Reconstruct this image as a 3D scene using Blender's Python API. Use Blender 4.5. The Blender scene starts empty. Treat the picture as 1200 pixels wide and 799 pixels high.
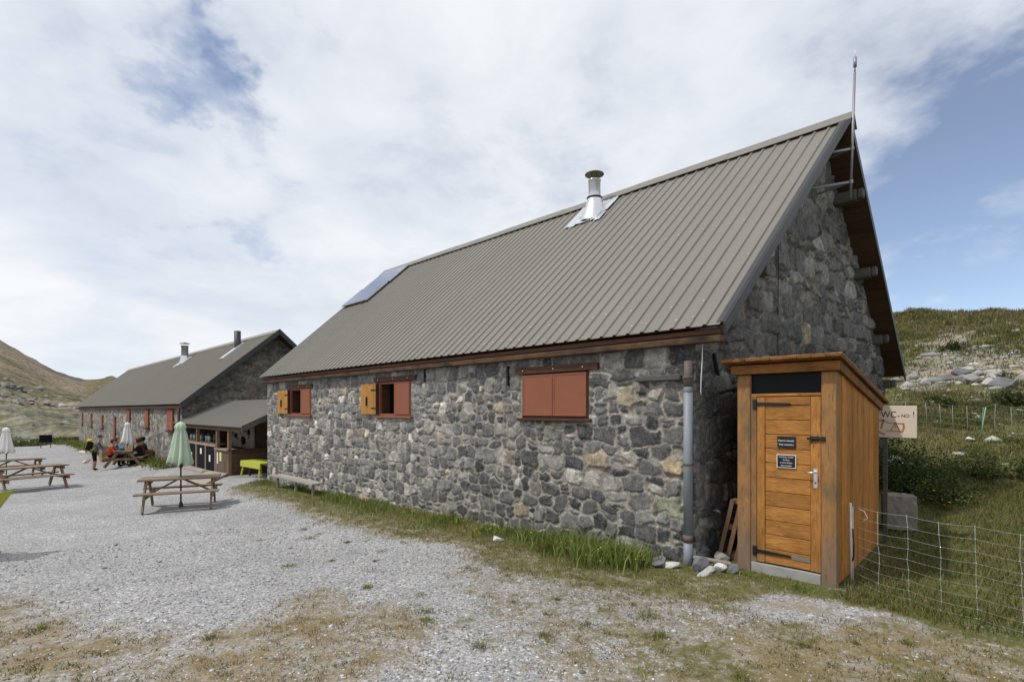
import bpy, bmesh, math, random
import numpy as np
from mathutils import Vector, Matrix

random.seed(7)
RNG = np.random.default_rng(11)
scene = bpy.context.scene
COL = scene.collection
R = math.radians
PI = math.pi

# ------------------------------------------------------------------ noise
def _hash(xi, yi, seed):
    h = (xi * 374761393 + yi * 668265263 + seed * 144269504) & 0xffffffff
    h = ((h ^ (h >> 13)) * 1274126177) & 0xffffffff
    h = h ^ (h >> 16)
    return (h & 0xffff) / 65535.0

def vnoise(x, y, seed=0):
    x = np.asarray(x, float); y = np.asarray(y, float)
    xi = np.floor(x).astype(np.int64); yi = np.floor(y).astype(np.int64)
    fx = x - xi; fy = y - yi
    fx = fx * fx * (3 - 2 * fx); fy = fy * fy * (3 - 2 * fy)
    a = _hash(xi, yi, seed); b = _hash(xi + 1, yi, seed)
    c = _hash(xi, yi + 1, seed); d = _hash(xi + 1, yi + 1, seed)
    return (a + (b - a) * fx) * (1 - fy) + (c + (d - c) * fx) * fy

def fbm(x, y, octv=4, seed=0, gain=.5):
    s = 0; a = 1; t = 0
    for o in range(octv):
        s = s + a * vnoise(x * 2 ** o + 17.3 * o, y * 2 ** o - 9.1 * o, seed + o * 7)
        t += a; a *= gain
    return s / t

def S(t):
    t = np.clip(t, 0, 1)
    return t * t * (3 - 2 * t)

def in_poly(x, y, poly):
    x = np.asarray(x); y = np.asarray(y)
    r = np.zeros(np.broadcast(x, y).shape, bool)
    n = len(poly)
    for i in range(n):
        x1, y1 = poly[i]; x2, y2 = poly[(i + 1) % n]
        c = ((y1 > y) != (y2 > y)) & (x < (x2 - x1) * (y - y1) / ((y2 - y1) + 1e-12) + x1)
        r ^= c
    return r

def seg_dist(x, y, poly):
    d = np.full(np.broadcast(x, y).shape, 1e9)
    n = len(poly)
    for i in range(n):
        x1, y1 = poly[i]; x2, y2 = poly[(i + 1) % n]
        L = (x2 - x1) ** 2 + (y2 - y1) ** 2 + 1e-12
        t = np.clip(((x - x1) * (x2 - x1) + (y - y1) * (y2 - y1)) / L, 0, 1)
        d = np.minimum(d, np.hypot(x - (x1 + t * (x2 - x1)), y - (y1 + t * (y2 - y1))))
    return d

def soft_poly(x, y, poly, w):
    d = seg_dist(x, y, poly)
    s = np.where(in_poly(x, y, poly), d, -d)
    return S(s / w * .5 + .5)

# ------------------------------------------------------------------ materials
class NT:
    def __init__(self, name):
        self.m = bpy.data.materials.new(name); self.m.use_nodes = True
        self.t = self.m.node_tree
        self.b = self.t.nodes['Principled BSDF']
    def n(self, typ, ins=None, **props):
        nd = self.t.nodes.new(typ)
        for k, v in props.items(): setattr(nd, k, v)
        for k, v in (ins or {}).items():
            self.set(nd.inputs[k], v)
        return nd
    def set(self, sock, v):
        if isinstance(v, bpy.types.NodeSocket): self.t.links.new(v, sock)
        else: sock.default_value = v
    def coord(self, scale=(1, 1, 1), rot=(0, 0, 0), loc=(0, 0, 0)):
        tc = self.n('ShaderNodeTexCoord')
        return self.n('ShaderNodeMapping', {'Vector': tc.outputs['Object'], 'Scale': scale, 'Rotation': rot, 'Location': loc}).outputs[0]
    def noise(self, vec, scale, detail=4, rough=.55, dist=0):
        return self.n('ShaderNodeTexNoise', {'Vector': vec, 'Scale': scale, 'Detail': detail, 'Roughness': rough, 'Distortion': dist}).outputs[0]
    def ramp(self, fac, stops, interp='LINEAR'):
        r = self.n('ShaderNodeValToRGB', {'Fac': fac}); cr = r.color_ramp; cr.interpolation = interp
        while len(cr.elements) < len(stops): cr.elements.new(.5)
        for e, (p, c) in zip(cr.elements, stops):
            e.position = p; e.color = (c, c, c, 1) if isinstance(c, (int, float)) else (*c, 1)
        return r.outputs[0]
    def mix(self, fac, a, b, mode='MIX'):
        m = self.n('ShaderNodeMix', data_type='RGBA', blend_type=mode)
        self.set(m.inputs[0], fac)
        for s, v in ((m.inputs[6], a), (m.inputs[7], b)):
            self.set(s, (*v, 1) if isinstance(v, tuple) and len(v) == 3 else v)
        return m.outputs[2]
    def math(self, op, a, b=0.0, clamp=False):
        m = self.n('ShaderNodeMath', operation=op, use_clamp=clamp)
        self.set(m.inputs[0], a); self.set(m.inputs[1], b)
        return m.outputs[0]
    def attr(self, name, out='Color'):
        return self.n('ShaderNodeAttribute', attribute_name=name).outputs[out]
    def bump(self, h, strength=.3, dist=.01, normal=None):
        b = self.n('ShaderNodeBump', {'Height': h, 'Strength': strength, 'Distance': dist})
        if normal: self.set(b.inputs['Normal'], normal)
        return b.outputs[0]
    def out(self, color, rough=.8, normal=None, metal=0.0, spec=.3):
        self.set(self.b.inputs['Base Color'], (*color, 1) if isinstance(color, tuple) and len(color) == 3 else color)
        self.set(self.b.inputs['Roughness'], rough); self.set(self.b.inputs['Metallic'], metal)
        self.b.inputs['Specular IOR Level'].default_value = spec
        if normal: self.set(self.b.inputs['Normal'], normal)
        return self.m

def plain(name, c, rough=.7, metal=0, spec=.3, var=.12, scale=6, bump=.05):
    k = NT(name); v = k.coord()
    nz = k.noise(v, scale, 5)
    col = k.mix(nz, tuple(x * (1 - var * 2) for x in c), tuple(min(1, x * (1 + var * 2)) for x in c))
    rn = k.attr('rnd', 'Fac')
    col = k.mix(1.0, col, k.ramp(rn, [(0, 1 - var), (1, 1 + var * .5)]), 'MULTIPLY')
    nrm = k.bump(k.noise(v, scale * 12, 3), bump, .004) if bump else None
    return k.out(col, rough, nrm, metal, spec)

def wood(name, c1, c2, stain, axis='x', knots=True, rough=.75, grime=.35, gs=1.0, foot=0):
    """weathered wood: grain stretched along axis, boards differ through the per-face 'rnd' value"""
    k = NT(name)
    rn = k.attr('rnd', 'Fac')
    tc = k.n('ShaderNodeTexCoord').outputs['Object']
    off = k.n('ShaderNodeCombineXYZ', {0: k.math('MULTIPLY', rn, 37.0), 1: k.math('MULTIPLY', rn, 91.0), 2: k.math('MULTIPLY', rn, 53.0)}).outputs[0]
    v0 = k.n('ShaderNodeVectorMath', {0: tc, 1: off}, operation='ADD').outputs[0]
    sc = {'x': (1.2, 16, 16), 'y': (16, 1.2, 16), 'z': (16, 16, 1.2)}[axis]
    sc = tuple(s * gs for s in sc)
    v = k.n('ShaderNodeMapping', {'Vector': v0, 'Scale': sc}).outputs[0]
    g = k.noise(v, 2.2, 6, .6, .6)
    g2 = k.noise(v, 9.0, 3, .6, .2)
    base = k.mix(k.ramp(g, [(.3, 0), (.7, 1)]), c1, c2)
    base = k.mix(k.ramp(g2, [(.35, .55), (.62, 0)]), base, stain)
    big = k.noise(k.n('ShaderNodeMapping', {'Vector': v0, 'Scale': tuple(1 + (s - 1) * .08 for s in sc)}).outputs[0], 2.3, 4, .6)
    base = k.mix(k.math('MULTIPLY', k.ramp(big, [(.45, 0), (.72, 1)]), grime), base, stain)
    base = k.mix(1.0, base, k.ramp(rn, [(0, .72), (.5, .95), (1, 1.12)]), 'MULTIPLY')
    if foot:      # rain splash has greyed the bottom of the boards; drips and cracks run with the grain
        zz = k.n('ShaderNodeSeparateXYZ', {0: k.n('ShaderNodeNewGeometry').outputs['Position']}).outputs[2]
        w_ = k.math('ADD', k.math('MULTIPLY', k.math('SUBTRACT', foot, zz), 1.3), k.math('MULTIPLY', k.math('SUBTRACT', g, .5), 1.6), True)
        base = k.mix(k.math('MULTIPLY', w_, .8), base, (.17, .135, .105))
        ck = k.ramp(k.noise(k.n('ShaderNodeMapping', {'Vector': v0, 'Scale': tuple(s * 1.6 for s in sc)}).outputs[0], 3.0, 2, .5, .4), [(.30, .75), (.36, 0)])
        base = k.mix(ck, base, (.075, .045, .025))
    return k.out(base, rough, k.bump(g2, .35, .003), 0, .25)

M = {}
def mats():
    # stone
    def stone(name, fine, mul=1.0):
        k = NT(name); v = k.coord()
        c = k.attr('scol')
        n1 = k.noise(v, 9, 6, .65); n2 = k.noise(v, 55, 4, .6); n3 = k.noise(v, 3.0, 3, .5, 1.5)
        col = k.mix(1.0, c, k.ramp(n1, [(.28, .5), (.5, 1.0), (.74, 1.65)]), 'MULTIPLY')
        col = k.mix(1.0, col, k.ramp(n2, [(.3, .62), (.7, 1.38)]), 'MULTIPLY')
        oc = k.ramp(k.noise(v, 2.1, 5, .65), [(.60, 0), (.70, 1)])
        col = k.mix(k.math('MULTIPLY', oc, .38), col, (.30, .225, .13))
        n4 = k.noise(v, 16, 5, .7)
        col = k.mix(k.ramp(n4, [(.57, 0), (.68, .6)]), col, (.27, .26, .24))
        # pale mineral veins and lichen specks
        vn = k.n('ShaderNodeTexNoise', {'Vector': v, 'Scale': 7.0, 'Detail': 5, 'Roughness': .6, 'Distortion': 2.0}).outputs[0]
        vein = k.ramp(k.math('ABSOLUTE', k.math('SUBTRACT', vn, .5)), [(0, 1), (.012, 0)])
        col = k.mix(k.math('MULTIPLY', vein, .45), col, (.42, .41, .39))
        li = k.ramp(k.noise(v, 28, 5, .7), [(.66, 0), (.72, 1)])
        col = k.mix(k.math('MULTIPLY', li, .35), col, (.36, .34, .29))
        if mul != 1.0: col = k.mix(1.0, col, (mul, mul, mul), 'MULTIPLY')
        h = k.math('ADD', k.math('MULTIPLY', n1, .7), k.math('MULTIPLY', n2, .3))
        return k.out(col, .9, k.bump(h, .75 * fine, .02), 0, .2)
    M['stone'] = stone('rubble_stone', 1.0)
    M['stone_far'] = stone('rubble_stone_distant', .6)
    # standing seam sheet
    def sheet(name, c):
        k = NT(name); v = k.coord()
        n1 = k.noise(k.coord((1, .35, .35)), 1.3, 5, .6); n2 = k.noise(v, 40, 3)
        col = k.mix(n1, tuple(x * .86 for x in c), tuple(x * 1.12 for x in c))
        col = k.mix(1.0, col, k.ramp(n2, [(.3, .94), (.7, 1.05)]), 'MULTIPLY')
        st = k.ramp(k.noise(k.coord((9, .5, .5)), 1.0, 4, .7), [(.6, 0), (.75, 1)])
        col = k.mix(k.math('MULTIPLY', st, .34), col, tuple(x * .6 for x in c))
        return k.out(col, k.ramp(n1, [(.2, .5), (.8, .62)]), k.bump(n2, .04, .002), 0.0, .35)
    M['sheet'] = sheet('roof_sheet_grey_brown', (.182, .171, .148))
    M['sheet_dark'] = sheet('roof_sheet_dark', (.235, .215, .185))
    M['trim'] = plain('verge_trim_metal', (.05, .05, .052), .5, .3, .4, .08, 4, .02)
    M['screw'] = plain('screw_washer', (.55, .55, .5), .4, .2)
    M['zinc'] = plain('bright_galvanised_steel', (.72, .73, .75), .28, .9, .5, .06, 9, .05)
    M['zinc_dull'] = plain('dull_galvanised_steel', (.27, .275, .285), .5, .6, .5, .1, 9, .05)
    M['cap'] = plain('tarnished_cap', (.20, .19, .12), .5, .4, .4, .15)
    M['soffit'] = wood('soffit_board_brown', (.07, .036, .02), (.115, .06, .032), (.03, .018, .012), 'x')
    M['beam'] = wood('eave_beam_wood', (.085, .046, .024), (.155, .085, .042), (.016, .012, .010), 'x', grime=1.0)
    M['purlin'] = wood('grey_purlin_wood', (.105, .098, .088), (.17, .158, .14), (.04, .036, .032), 'x')
    M['lintel'] = wood('dark_lintel_wood', (.075, .034, .022), (.13, .06, .035), (.03, .016, .012), 'x')
    M['cab_h'] = wood('orange_larch_horizontal', (.43, .182, .038), (.54, .25, .066), (.14, .06, .017), 'x', grime=.7, foot=.05)
    M['cab_v'] = wood('orange_larch_vertical', (.42, .178, .036), (.53, .245, .063), (.13, .055, .016), 'z', grime=.6, foot=.3)
    M['cab_side'] = wood('orange_larch_side', (.45, .185, .034), (.55, .245, .055), (.20, .08, .017), 'z', grime=.7, foot=.2)
    M['cab_post'] = wood('weathered_larch_post', (.36, .165, .048), (.46, .24, .085), (.14, .10, .065), 'z', grime=.9, foot=.75)
    M['cab_roof'] = wood('larch_roof_edge', (.24, .095, .022), (.34, .145, .036), (.06, .028, .012), 'x', grime=.7)
    M['shutter_in'] = wood('ochre_shutter_wood', (.42, .20, .045), (.52, .27, .075), (.14, .06, .02), 'z')
    k = NT('red_brown_paint'); v = k.coord()
    n1 = k.noise(v, 3, 5, .6); n2 = k.noise(v, 35, 4)
    col = k.mix(n1, (.205, .070, .039), (.275, .10, .058)); col = k.mix(k.ramp(n2, [(.62, 0), (.75, .35)]), col, (.17, .05, .038))
    M['red'] = k.out(col, .6, k.bump(n2, .12, .002), 0, .3)
    M['table'] = wood('weathered_table_wood', (.235, .165, .105), (.36, .265, .18), (.10, .07, .05), 'x', grime=.6)
    M['bench'] = wood('silver_bench_wood', (.33, .31, .28), (.46, .44, .40), (.17, .15, .13), 'x')
    M['bar_wood'] = wood('dark_bar_board', (.10, .06, .038), (.165, .10, .062), (.04, .026, .018), 'x', grime=.7)
    M['bar_door'] = wood('dark_upright_board', (.12, .085, .062), (.19, .135, .10), (.05, .035, .026), 'z', grime=.7)
    M['bar_post'] = wood('brown_post', (.26, .155, .09), (.37, .24, .15), (.09, .055, .035), 'z')
    M['pale_frame'] = wood('pale_frame_wood', (.36, .29, .22), (.46, .38, .30), (.18, .14, .11), 'z')
    M['slate'] = plain('blackboard_dark', (.009, .010, .012), .75, 0, .08)
    M['glass'] = plain('dark_window_pane', (.006, .007, .008), .3, 0, .12, .05, 2, 0)
    M['solar'] = None
    k = NT('solar_cells'); v = k.coord((1, 1, 1))
    br = k.n('ShaderNodeTexBrick', {'Vector': k.n('ShaderNodeMapping', {'Vector': k.n('ShaderNodeTexCoord').outputs['UV'], 'Scale': (1, 1, 1)}).outputs[0],
         'Color1': (.11, .135, .20, 1), 'Color2': (.125, .15, .22, 1), 'Mortar': (.38, .41, .46, 1), 'Scale': 1.0, 'Mortar Size': .006, 'Brick Width': .125, 'Row Height': .2})  # cell blues lightened: hazy sky reflection put into the colour
    br.offset = 0
    M['solar'] = k.out(br.outputs[0], .08, None, 0, .6)
    M['alu'] = plain('aluminium_rim', (.6, .62, .64), .35, .7)
    M['pipe'] = plain('grey_blue_pipe', (.20, .225, .255), .5, 0, .35, .1, 5, .05)
    M['pipe_brown'] = plain('brown_pipe_sleeve', (.145, .115, .095), .65, 0, .3, .15, 8, .1)
    M['concrete'] = plain('concrete', (.30, .295, .28), .9, 0, .2, .2, 5, .4)
    M['concrete_pale'] = plain('pale_concrete', (.31, .28, .235), .9, 0, .2, .25, 7, .6)
    M['black'] = plain('black_iron', (.018, .018, .02), .5, .3, .4)
    M['white'] = plain('white_plastic', (.72, .72, .72), .5, 0, .3, .04)
    M['wire'] = plain('white_net_cord', (.36, .37, .36), .6, 0, .2, .1, 30, 0)
    M['green_post'] = plain('green_plastic_post', (.20, .42, .26), .5)
    M['sign_black'] = plain('black_sign_plate', (.010, .010, .014), .35, 0, .4, .05, 3, 0)
    M['ink'] = plain('white_lettering', (.75, .75, .75), .6, 0, .2, 0, 3, 0)
    M['marker'] = plain('black_marker', (.02, .02, .02), .7, 0, .2, 0, 3, 0)
    M['rust_ink'] = plain('orange_brown_stain', (.46, .20, .065), .8, 0, .2, .25, 30, 0)
    M['cream'] = plain('cream_board', (.62, .53, .44), .75, 0, .25, .06, 7, .03)
    M['lime'] = plain('lime_paint', (.41, .44, .05), .5, 0, .35, .06, 5, .05)
    M['para_green'] = plain('mint_canvas', (.45, .55, .41), .9, 0, .1, .07, 4, .1)
    M['para_white'] = plain('white_canvas', (.74, .73, .70), .9, 0, .1, .05, 4, .1)
    M['pole'] = plain('dark_pole', (.05, .05, .055), .5, .3)
    M['notice'] = plain('yellow_notice', (.62, .62, .22), .8)
    M['bottle_green'] = plain('green_bottle', (.03, .09, .04), .15, 0, .5)
    M['bottle_brown'] = plain('brown_bottle', (.09, .04, .015), .15, 0, .5)
    M['bottle_pale'] = plain('pale_glassware', (.42, .45, .46), .15, 0, .5)
    # rocks
    def rock(name, c, var=.35):
        k = NT(name); v = k.coord()
        n1 = k.noise(v, 4, 6, .65); n2 = k.noise(v, 30, 4)
        oi = k.n('ShaderNodeObjectInfo').outputs['Random']
        col = k.mix(n1, tuple(x * (1 - var) for x in c), tuple(x * (1 + var) for x in c))
        col = k.mix(k.ramp(k.noise(v, 9, 5, .7), [(.6, 0), (.7, .5)]), col, (.32, .26, .16))
        col = k.mix(1.0, col, k.ramp(oi, [(0, .8), (1, 1.15)]), 'MULTIPLY')
        return k.out(col, .92, k.bump(k.math('ADD', n1, k.math('MULTIPLY', n2, .4)), .7, .03), 0, .2)
    M['rock'] = rock('pale_rock', (.34, .335, .31)); M['rock_dark'] = rock('dark_grey_rock', (.16, .16, .17)); M['rock_white'] = rock('white_rock', (.55, .54, .52), .15)
    # grass blades: per-point colour
    def leaf(name, sub=.25):
        k = NT(name); c = k.attr('bcol')
        nd = k.t.nodes
        k.out(c, .65, None, 0, .2)
        tr = k.n('ShaderNodeBsdfTranslucent', {'Color': c})
        mx = k.n('ShaderNodeMixShader', {0: sub, 1: k.b.outputs[0], 2: tr.outputs[0]})
        k.t.links.new(mx.outputs[0], nd['Material Output'].inputs[0])
        return k.m
    M['leaf'] = leaf('foliage_blades')
    M['pebble'] = (lambda k: k.out(k.mix(1.0, k.attr('bcol'), k.ramp(k.noise(k.coord(), 60, 3), [(.3, .8), (.7, 1.15)]), 'MULTIPLY'), .9, None, 0, .2))(NT('gravel_stone'))
    # ground
    k = NT('gravel_and_turf'); v = k.coord()
    g = k.attr('grass', 'Fac'); d = k.attr('dry', 'Fac'); e = k.attr('earth', 'Fac')
    nb = k.noise(v, 11, 7, .75); nf = k.noise(v, 55, 5, .75); nm = k.noise(v, 3.2, 4, .6); nl = k.noise(v, .35, 4, .6)
    v1 = k.n('ShaderNodeTexVoronoi', {'Vector': v, 'Scale': 46.0, 'Randomness': 1.0})
    v2 = k.n('ShaderNodeTexVoronoi', {'Vector': v, 'Scale': 105.0, 'Randomness': 1.0})
    s1 = k.n('ShaderNodeSeparateColor', {0: v1.outputs['Color']}).outputs[0]
    s2 = k.n('ShaderNodeSeparateColor', {0: v2.outputs['Color']}).outputs[1]
    big = k.ramp(k.n('ShaderNodeSeparateColor', {0: v1.outputs['Color']}).outputs[2], [(.42, 0), (.46, 1)])
    gr1 = k.ramp(s1, [(0, (.135, .137, .15)), (.35, (.255, .258, .275)), (.75, (.36, .363, .382)), (.93, (.52, .51, .49)), (1, (.70, .69, .67))])
    gr2 = k.ramp(s2, [(0, (.19, .185, .185)), (.6, (.34, .335, .33)), (1, (.50, .49, .475))])
    grav = k.mix(big, gr2, gr1)
    edge = k.ramp(v1.outputs['Distance'], [(.35, 1.0), (.62, .78)])
    grav = k.mix(big, grav, k.mix(1.0, grav, edge, 'MULTIPLY'))
    grav = k.mix(1.0, grav, k.ramp(nl, [(.25, .86), (.7, 1.1)]), 'MULTIPLY')
    grav = k.mix(1.0, grav, k.ramp(k.noise(v, 1.7, 5, .6), [(.3, .9), (.7, 1.07)]), 'MULTIPLY')
    earth = k.mix(nf, (.19, .15, .105), (.33, .275, .20))
    dryc = k.mix(k.ramp(nf, [(.35, 0), (.65, 1)]), (.08, .062, .035), (.335, .27, .155))
    dryc = k.mix(k.ramp(nm, [(.45, 0), (.62, .55)]), dryc, (.19, .138, .08))
    grn = k.mix(nf, (.048, .060, .014), (.13, .138, .042))
    grn = k.mix(k.ramp(nl, [(.4, 0), (.65, .55)]), grn, (.15, .125, .05))
    thr = lambda a, w: k.math('MULTIPLY', k.math('SUBTRACT', k.math('ADD', a, k.math('MULTIPLY', k.math('SUBTRACT', k.math('ADD', k.math('ADD', k.math('MULTIPLY', nb, .45), k.math('MULTIPLY', nf, .3)), k.math('MULTIPLY', nm, .25)), .5), 4.2)), .5 - w), 1 / (2 * w), True)
    col = k.mix(thr(e, .15), grav, earth)
    col = k.mix(thr(d, .3), col, dryc)
    col = k.mix(thr(g, .25), col, grn)
    soft = k.math('MAXIMUM', g, d)
    hgt = k.math('ADD', k.math('MULTIPLY', k.math('SUBTRACT', 1.0, v1.outputs['Distance']), .6), k.math('MULTIPLY', nf, .6))
    M['ground'] = k.out(col, .95, k.bump(hgt, .5, .009), 0, .15)
    k = NT('mountain_slope'); v = k.coord()
    c = k.attr('scol'); n1 = k.noise(v, .06, 6, .65); n2 = k.noise(v, .35, 5, .7)
    n3 = k.noise(v, .9, 4, .7); col = k.mix(1.0, c, k.ramp(n1, [(.3, .72), (.7, 1.28)]), 'MULTIPLY'); col = k.mix(1.0, col, k.ramp(n2, [(.35, .6), (.65, 1.35)]), 'MULTIPLY'); col = k.mix(1.0, col, k.ramp(n3, [(.35, .72), (.65, 1.3)]), 'MULTIPLY')
    M['mountain'] = k.out(col, .95, k.bump(n2, .5, 1.0), 0, .1)
    # clothing / bodies
    for nme, c in dict(skin=(.48, .27, .19), hair_brown=(.06, .03, .018), cloth_orange=(.72, .085, .025), cloth_black=(.012, .012, .015), cloth_grey=(.13, .15, .17),
                       cloth_blue=(.05, .12, .26), cloth_dark=(.035, .03, .04), cloth_teal=(.02, .25, .36), cloth_maroon=(.10, .02, .02), cloth_yellow=(.62, .50, .03), helmet=(.04, .045, .055), cloth_brown=(.12, .06, .045)).items():
        M[nme] = plain(nme + '_fabric' if nme.startswith('cloth') else nme, c, .85, 0, .15, .1, 12, .08)
mats()

# ------------------------------------------------------------------ mesh helpers
def tag(o, label=None, cat=None, group=None, kind=None):
    if label: o['label'] = label
    if cat: o['category'] = cat
    if group: o['group'] = group
    if kind: o['kind'] = kind
    return o

def thing(name, loc, label, cat, group=None, rz=0.0):
    o = bpy.data.objects.new(name, None); COL.objects.link(o)
    o.empty_display_size = .2
    o.location = loc; o.rotation_euler = (0, 0, rz)
    return tag(o, label, cat, group)

def worigin(o):
    v = Vector((0, 0, 0))
    while o is not None:
        v += Vector(o.location); o = o.parent
    return v

def link(name, me, parent=None):
    o = bpy.data.objects.new(name, me); COL.objects.link(o)
    if parent is not None: o.parent = parent
    return o

def np_mesh(name, V, loops, totals, mat=None, smooth=False, attrs=None):
    V = np.asarray(V, np.float32); loops = np.asarray(loops, np.int32).ravel()
    me = bpy.data.meshes.new(name)
    me.vertices.add(len(V)); me.vertices.foreach_set('co', V.ravel())
    n = len(totals)
    me.loops.add(len(loops)); me.loops.foreach_set('vertex_index', loops)
    st = np.concatenate(([0], np.cumsum(totals)[:-1])).astype(np.int32)
    me.polygons.add(n); me.polygons.foreach_set('loop_start', st)
    me.polygons.foreach_set('loop_total', np.asarray(totals, np.int32))
    if smooth: me.polygons.foreach_set('use_smooth', np.ones(n, bool))
    me.update(calc_edges=True)
    for k, a in (attrs or {}).items():
        a = np.asarray(a, np.float32)
        if a.ndim == 2:
            if a.shape[1] == 3: a = np.concatenate([a, np.ones((len(a), 1), np.float32)], 1)
            at = me.attributes.new(k, 'FLOAT_COLOR', 'POINT'); at.data.foreach_set('color', a.ravel())
        else:
            at = me.attributes.new(k, 'FLOAT', 'POINT'); at.data.foreach_set('value', a.ravel())
    if mat: me.materials.append(mat)
    return me

def grid_quads(nu, nv, mask=None):
    i = np.arange(nu - 1)[:, None]; j = np.arange(nv - 1)[None, :]
    a = i * nv + j
    q = np.stack([a, a + nv, a + nv + 1, a + 1], -1).reshape(-1, 4)
    if mask is not None: q = q[mask.ravel()]
    return q

class MB:
    def __init__(self): self.v = []; self.f = []; self.mi = []; self.rn = []; self.sm = []
    def add(self, vs, fs, mat=0, r=None, smooth=False):
        b = len(self.v); r = random.random() if r is None else r
        self.v += [Vector(p) for p in vs]
        for f in fs:
            self.f.append([b + i for i in f]); self.mi.append(mat); self.rn.append(r); self.sm.append(smooth)
        return self
    BF = [(0, 3, 2, 1), (4, 5, 6, 7), (0, 1, 5, 4), (1, 2, 6, 5), (2, 3, 7, 6), (3, 0, 4, 7)]
    def bx(self, x0, x1, y0, y1, z0, z1, mat=0, r=None):
        x0, x1 = min(x0, x1), max(x0, x1); y0, y1 = min(y0, y1), max(y0, y1); z0, z1 = min(z0, z1), max(z0, z1)
        return self.add([(x0, y0, z0), (x1, y0, z0), (x1, y1, z0), (x0, y1, z0), (x0, y0, z1), (x1, y0, z1), (x1, y1, z1), (x0, y1, z1)], self.BF, mat, r)
    def bar(self, p0, p1, w, h, mat=0, up=(0, 0, 1), r=None):
        p0 = Vector(p0); p1 = Vector(p1); d = (p1 - p0).normalized(); up = Vector(up)
        s = d.cross(up)
        if s.length < 1e-4: s = d.cross(Vector((0, 1, 0)))
        s.normalize(); u = s.cross(d).normalized()
        a, b = s * w / 2, u * h / 2
        vs = [p0 - a - b, p0 + a - b, p0 + a + b, p0 - a + b, p1 - a - b, p1 + a - b, p1 + a + b, p1 - a + b]
        return self.add(vs, [(0, 1, 2, 3), (7, 6, 5, 4), (4, 5, 1, 0), (5, 6, 2, 1), (6, 7, 3, 2), (7, 4, 0, 3)], mat, r)
    def tube(self, pts, r, seg=10, mat=0, cap=True, smooth=True):
        pts = [Vector(p) for p in pts]; n = len(pts)
        rs = r if isinstance(r, (list, tuple)) else [r] * n
        vs = []; fs = []
        ref = None
        for i, p in enumerate(pts):
            d = (pts[min(i + 1, n - 1)] - pts[max(i - 1, 0)]).normalized()
            if ref is None:
                ref = d.cross(Vector((0, 0, 1)))
                if ref.length < .05: ref = d.cross(Vector((1, 0, 0)))
            s = (ref - d * ref.dot(d)).normalized(); ref = s; u = d.cross(s)
            for k in range(seg):
                a = 2 * PI * k / seg
                vs.append(p + (s * math.cos(a) + u * math.sin(a)) * rs[i])
        rn = random.random()
        for i in range(n - 1):
            for k in range(seg):
                k2 = (k + 1) % seg
                fs.append((i * seg + k, i * seg + k2, (i + 1) * seg + k2, (i + 1) * seg + k))
        self.add(vs, fs, mat, rn, smooth)
        if cap:
            b = len(self.v) - len(vs)
            for ring, rev in ((0, True), (n - 1, False)):
                idx = [b + ring * seg + k for k in range(seg)]
                self.f.append(idx[::-1] if rev else idx); self.mi.append(mat); self.rn.append(rn); self.sm.append(False)
        return self
    def lathe(self, prof, c, seg=20, mat=0, smooth=True):
        c = Vector(c); vs = []; fs = []
        for r, z in prof:
            for k in range(seg):
                a = 2 * PI * k / seg; vs.append(c + Vector((r * math.cos(a), r * math.sin(a), z)))
        for i in range(len(prof) - 1):
            for k in range(seg):
                k2 = (k + 1) % seg
                fs.append((i * seg + k, i * seg + k2, (i + 1) * seg + k2, (i + 1) * seg + k))
        return self.add(vs, fs, mat, None, smooth)
    def prism(self, poly, vec, mat=0, r=None):
        n = len(poly); vec = Vector(vec); p = [Vector(q) for q in poly]
        vs = p + [q + vec for q in p]
        fs = [tuple(range(n))[::-1], tuple(range(n, 2 * n))] + [(i, (i + 1) % n, n + (i + 1) % n, n + i) for i in range(n)]
        return self.add(vs, fs, mat, r)
    def build(self, name, ms, parent=None, bevel=0.0, local=False, seg=1):
        if not isinstance(ms, (list, tuple)): ms = [ms]
        o0 = Vector((0, 0, 0)) if (local or parent is None) else worigin(parent)
        me = bpy.data.meshes.new(name)
        me.from_pydata([tuple(v - o0) for v in self.v], [], self.f)
        for m in ms: me.materials.append(m)
        me.polygons.foreach_set('material_index', self.mi)
        me.polygons.foreach_set('use_smooth', self.sm)
        at = me.attributes.new('rnd', 'FLOAT', 'FACE'); at.data.foreach_set('value', self.rn)
        bm = bmesh.new(); bm.from_mesh(me); bmesh.ops.recalc_face_normals(bm, faces=bm.faces); bm.to_mesh(me); bm.free()
        o = link(name, me, parent)
        if bevel:
            md = o.modifiers.new('bevel', 'BEVEL'); md.width = bevel; md.segments = seg; md.limit_method = 'ANGLE'; md.angle_limit = R(40)
        return o

def text_mesh(body, size, loc, rot, mat, parent, name='lettering', align='CENTER', extrude=.001, sx=1.0):
    cu = bpy.data.curves.new('txt', 'FONT'); cu.body = body; cu.size = size; cu.align_x = align; cu.align_y = 'CENTER'; cu.extrude = extrude
    o = bpy.data.objects.new('txt', cu); COL.objects.link(o)
    dg = bpy.context.evaluated_depsgraph_get(); dg.update()
    me = bpy.data.meshes.new_from_object(o.evaluated_get(dg))
    bpy.data.objects.remove(o); bpy.data.curves.remove(cu)
    mt = Matrix.Translation(Vector(loc) - worigin(parent)) @ rot.to_4x4() @ Matrix.Diagonal((sx, 1, 1, 1))
    me.transform(mt)
    me.materials.clear(); me.materials.append(mat)
    return link(name, me, parent)

def copy_tree(o, parent=None):
    c = o.copy(); COL.objects.link(c)
    if parent is not None: c.parent = parent
    for ch in list(o.children): copy_tree(ch, c)
    return c

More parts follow.
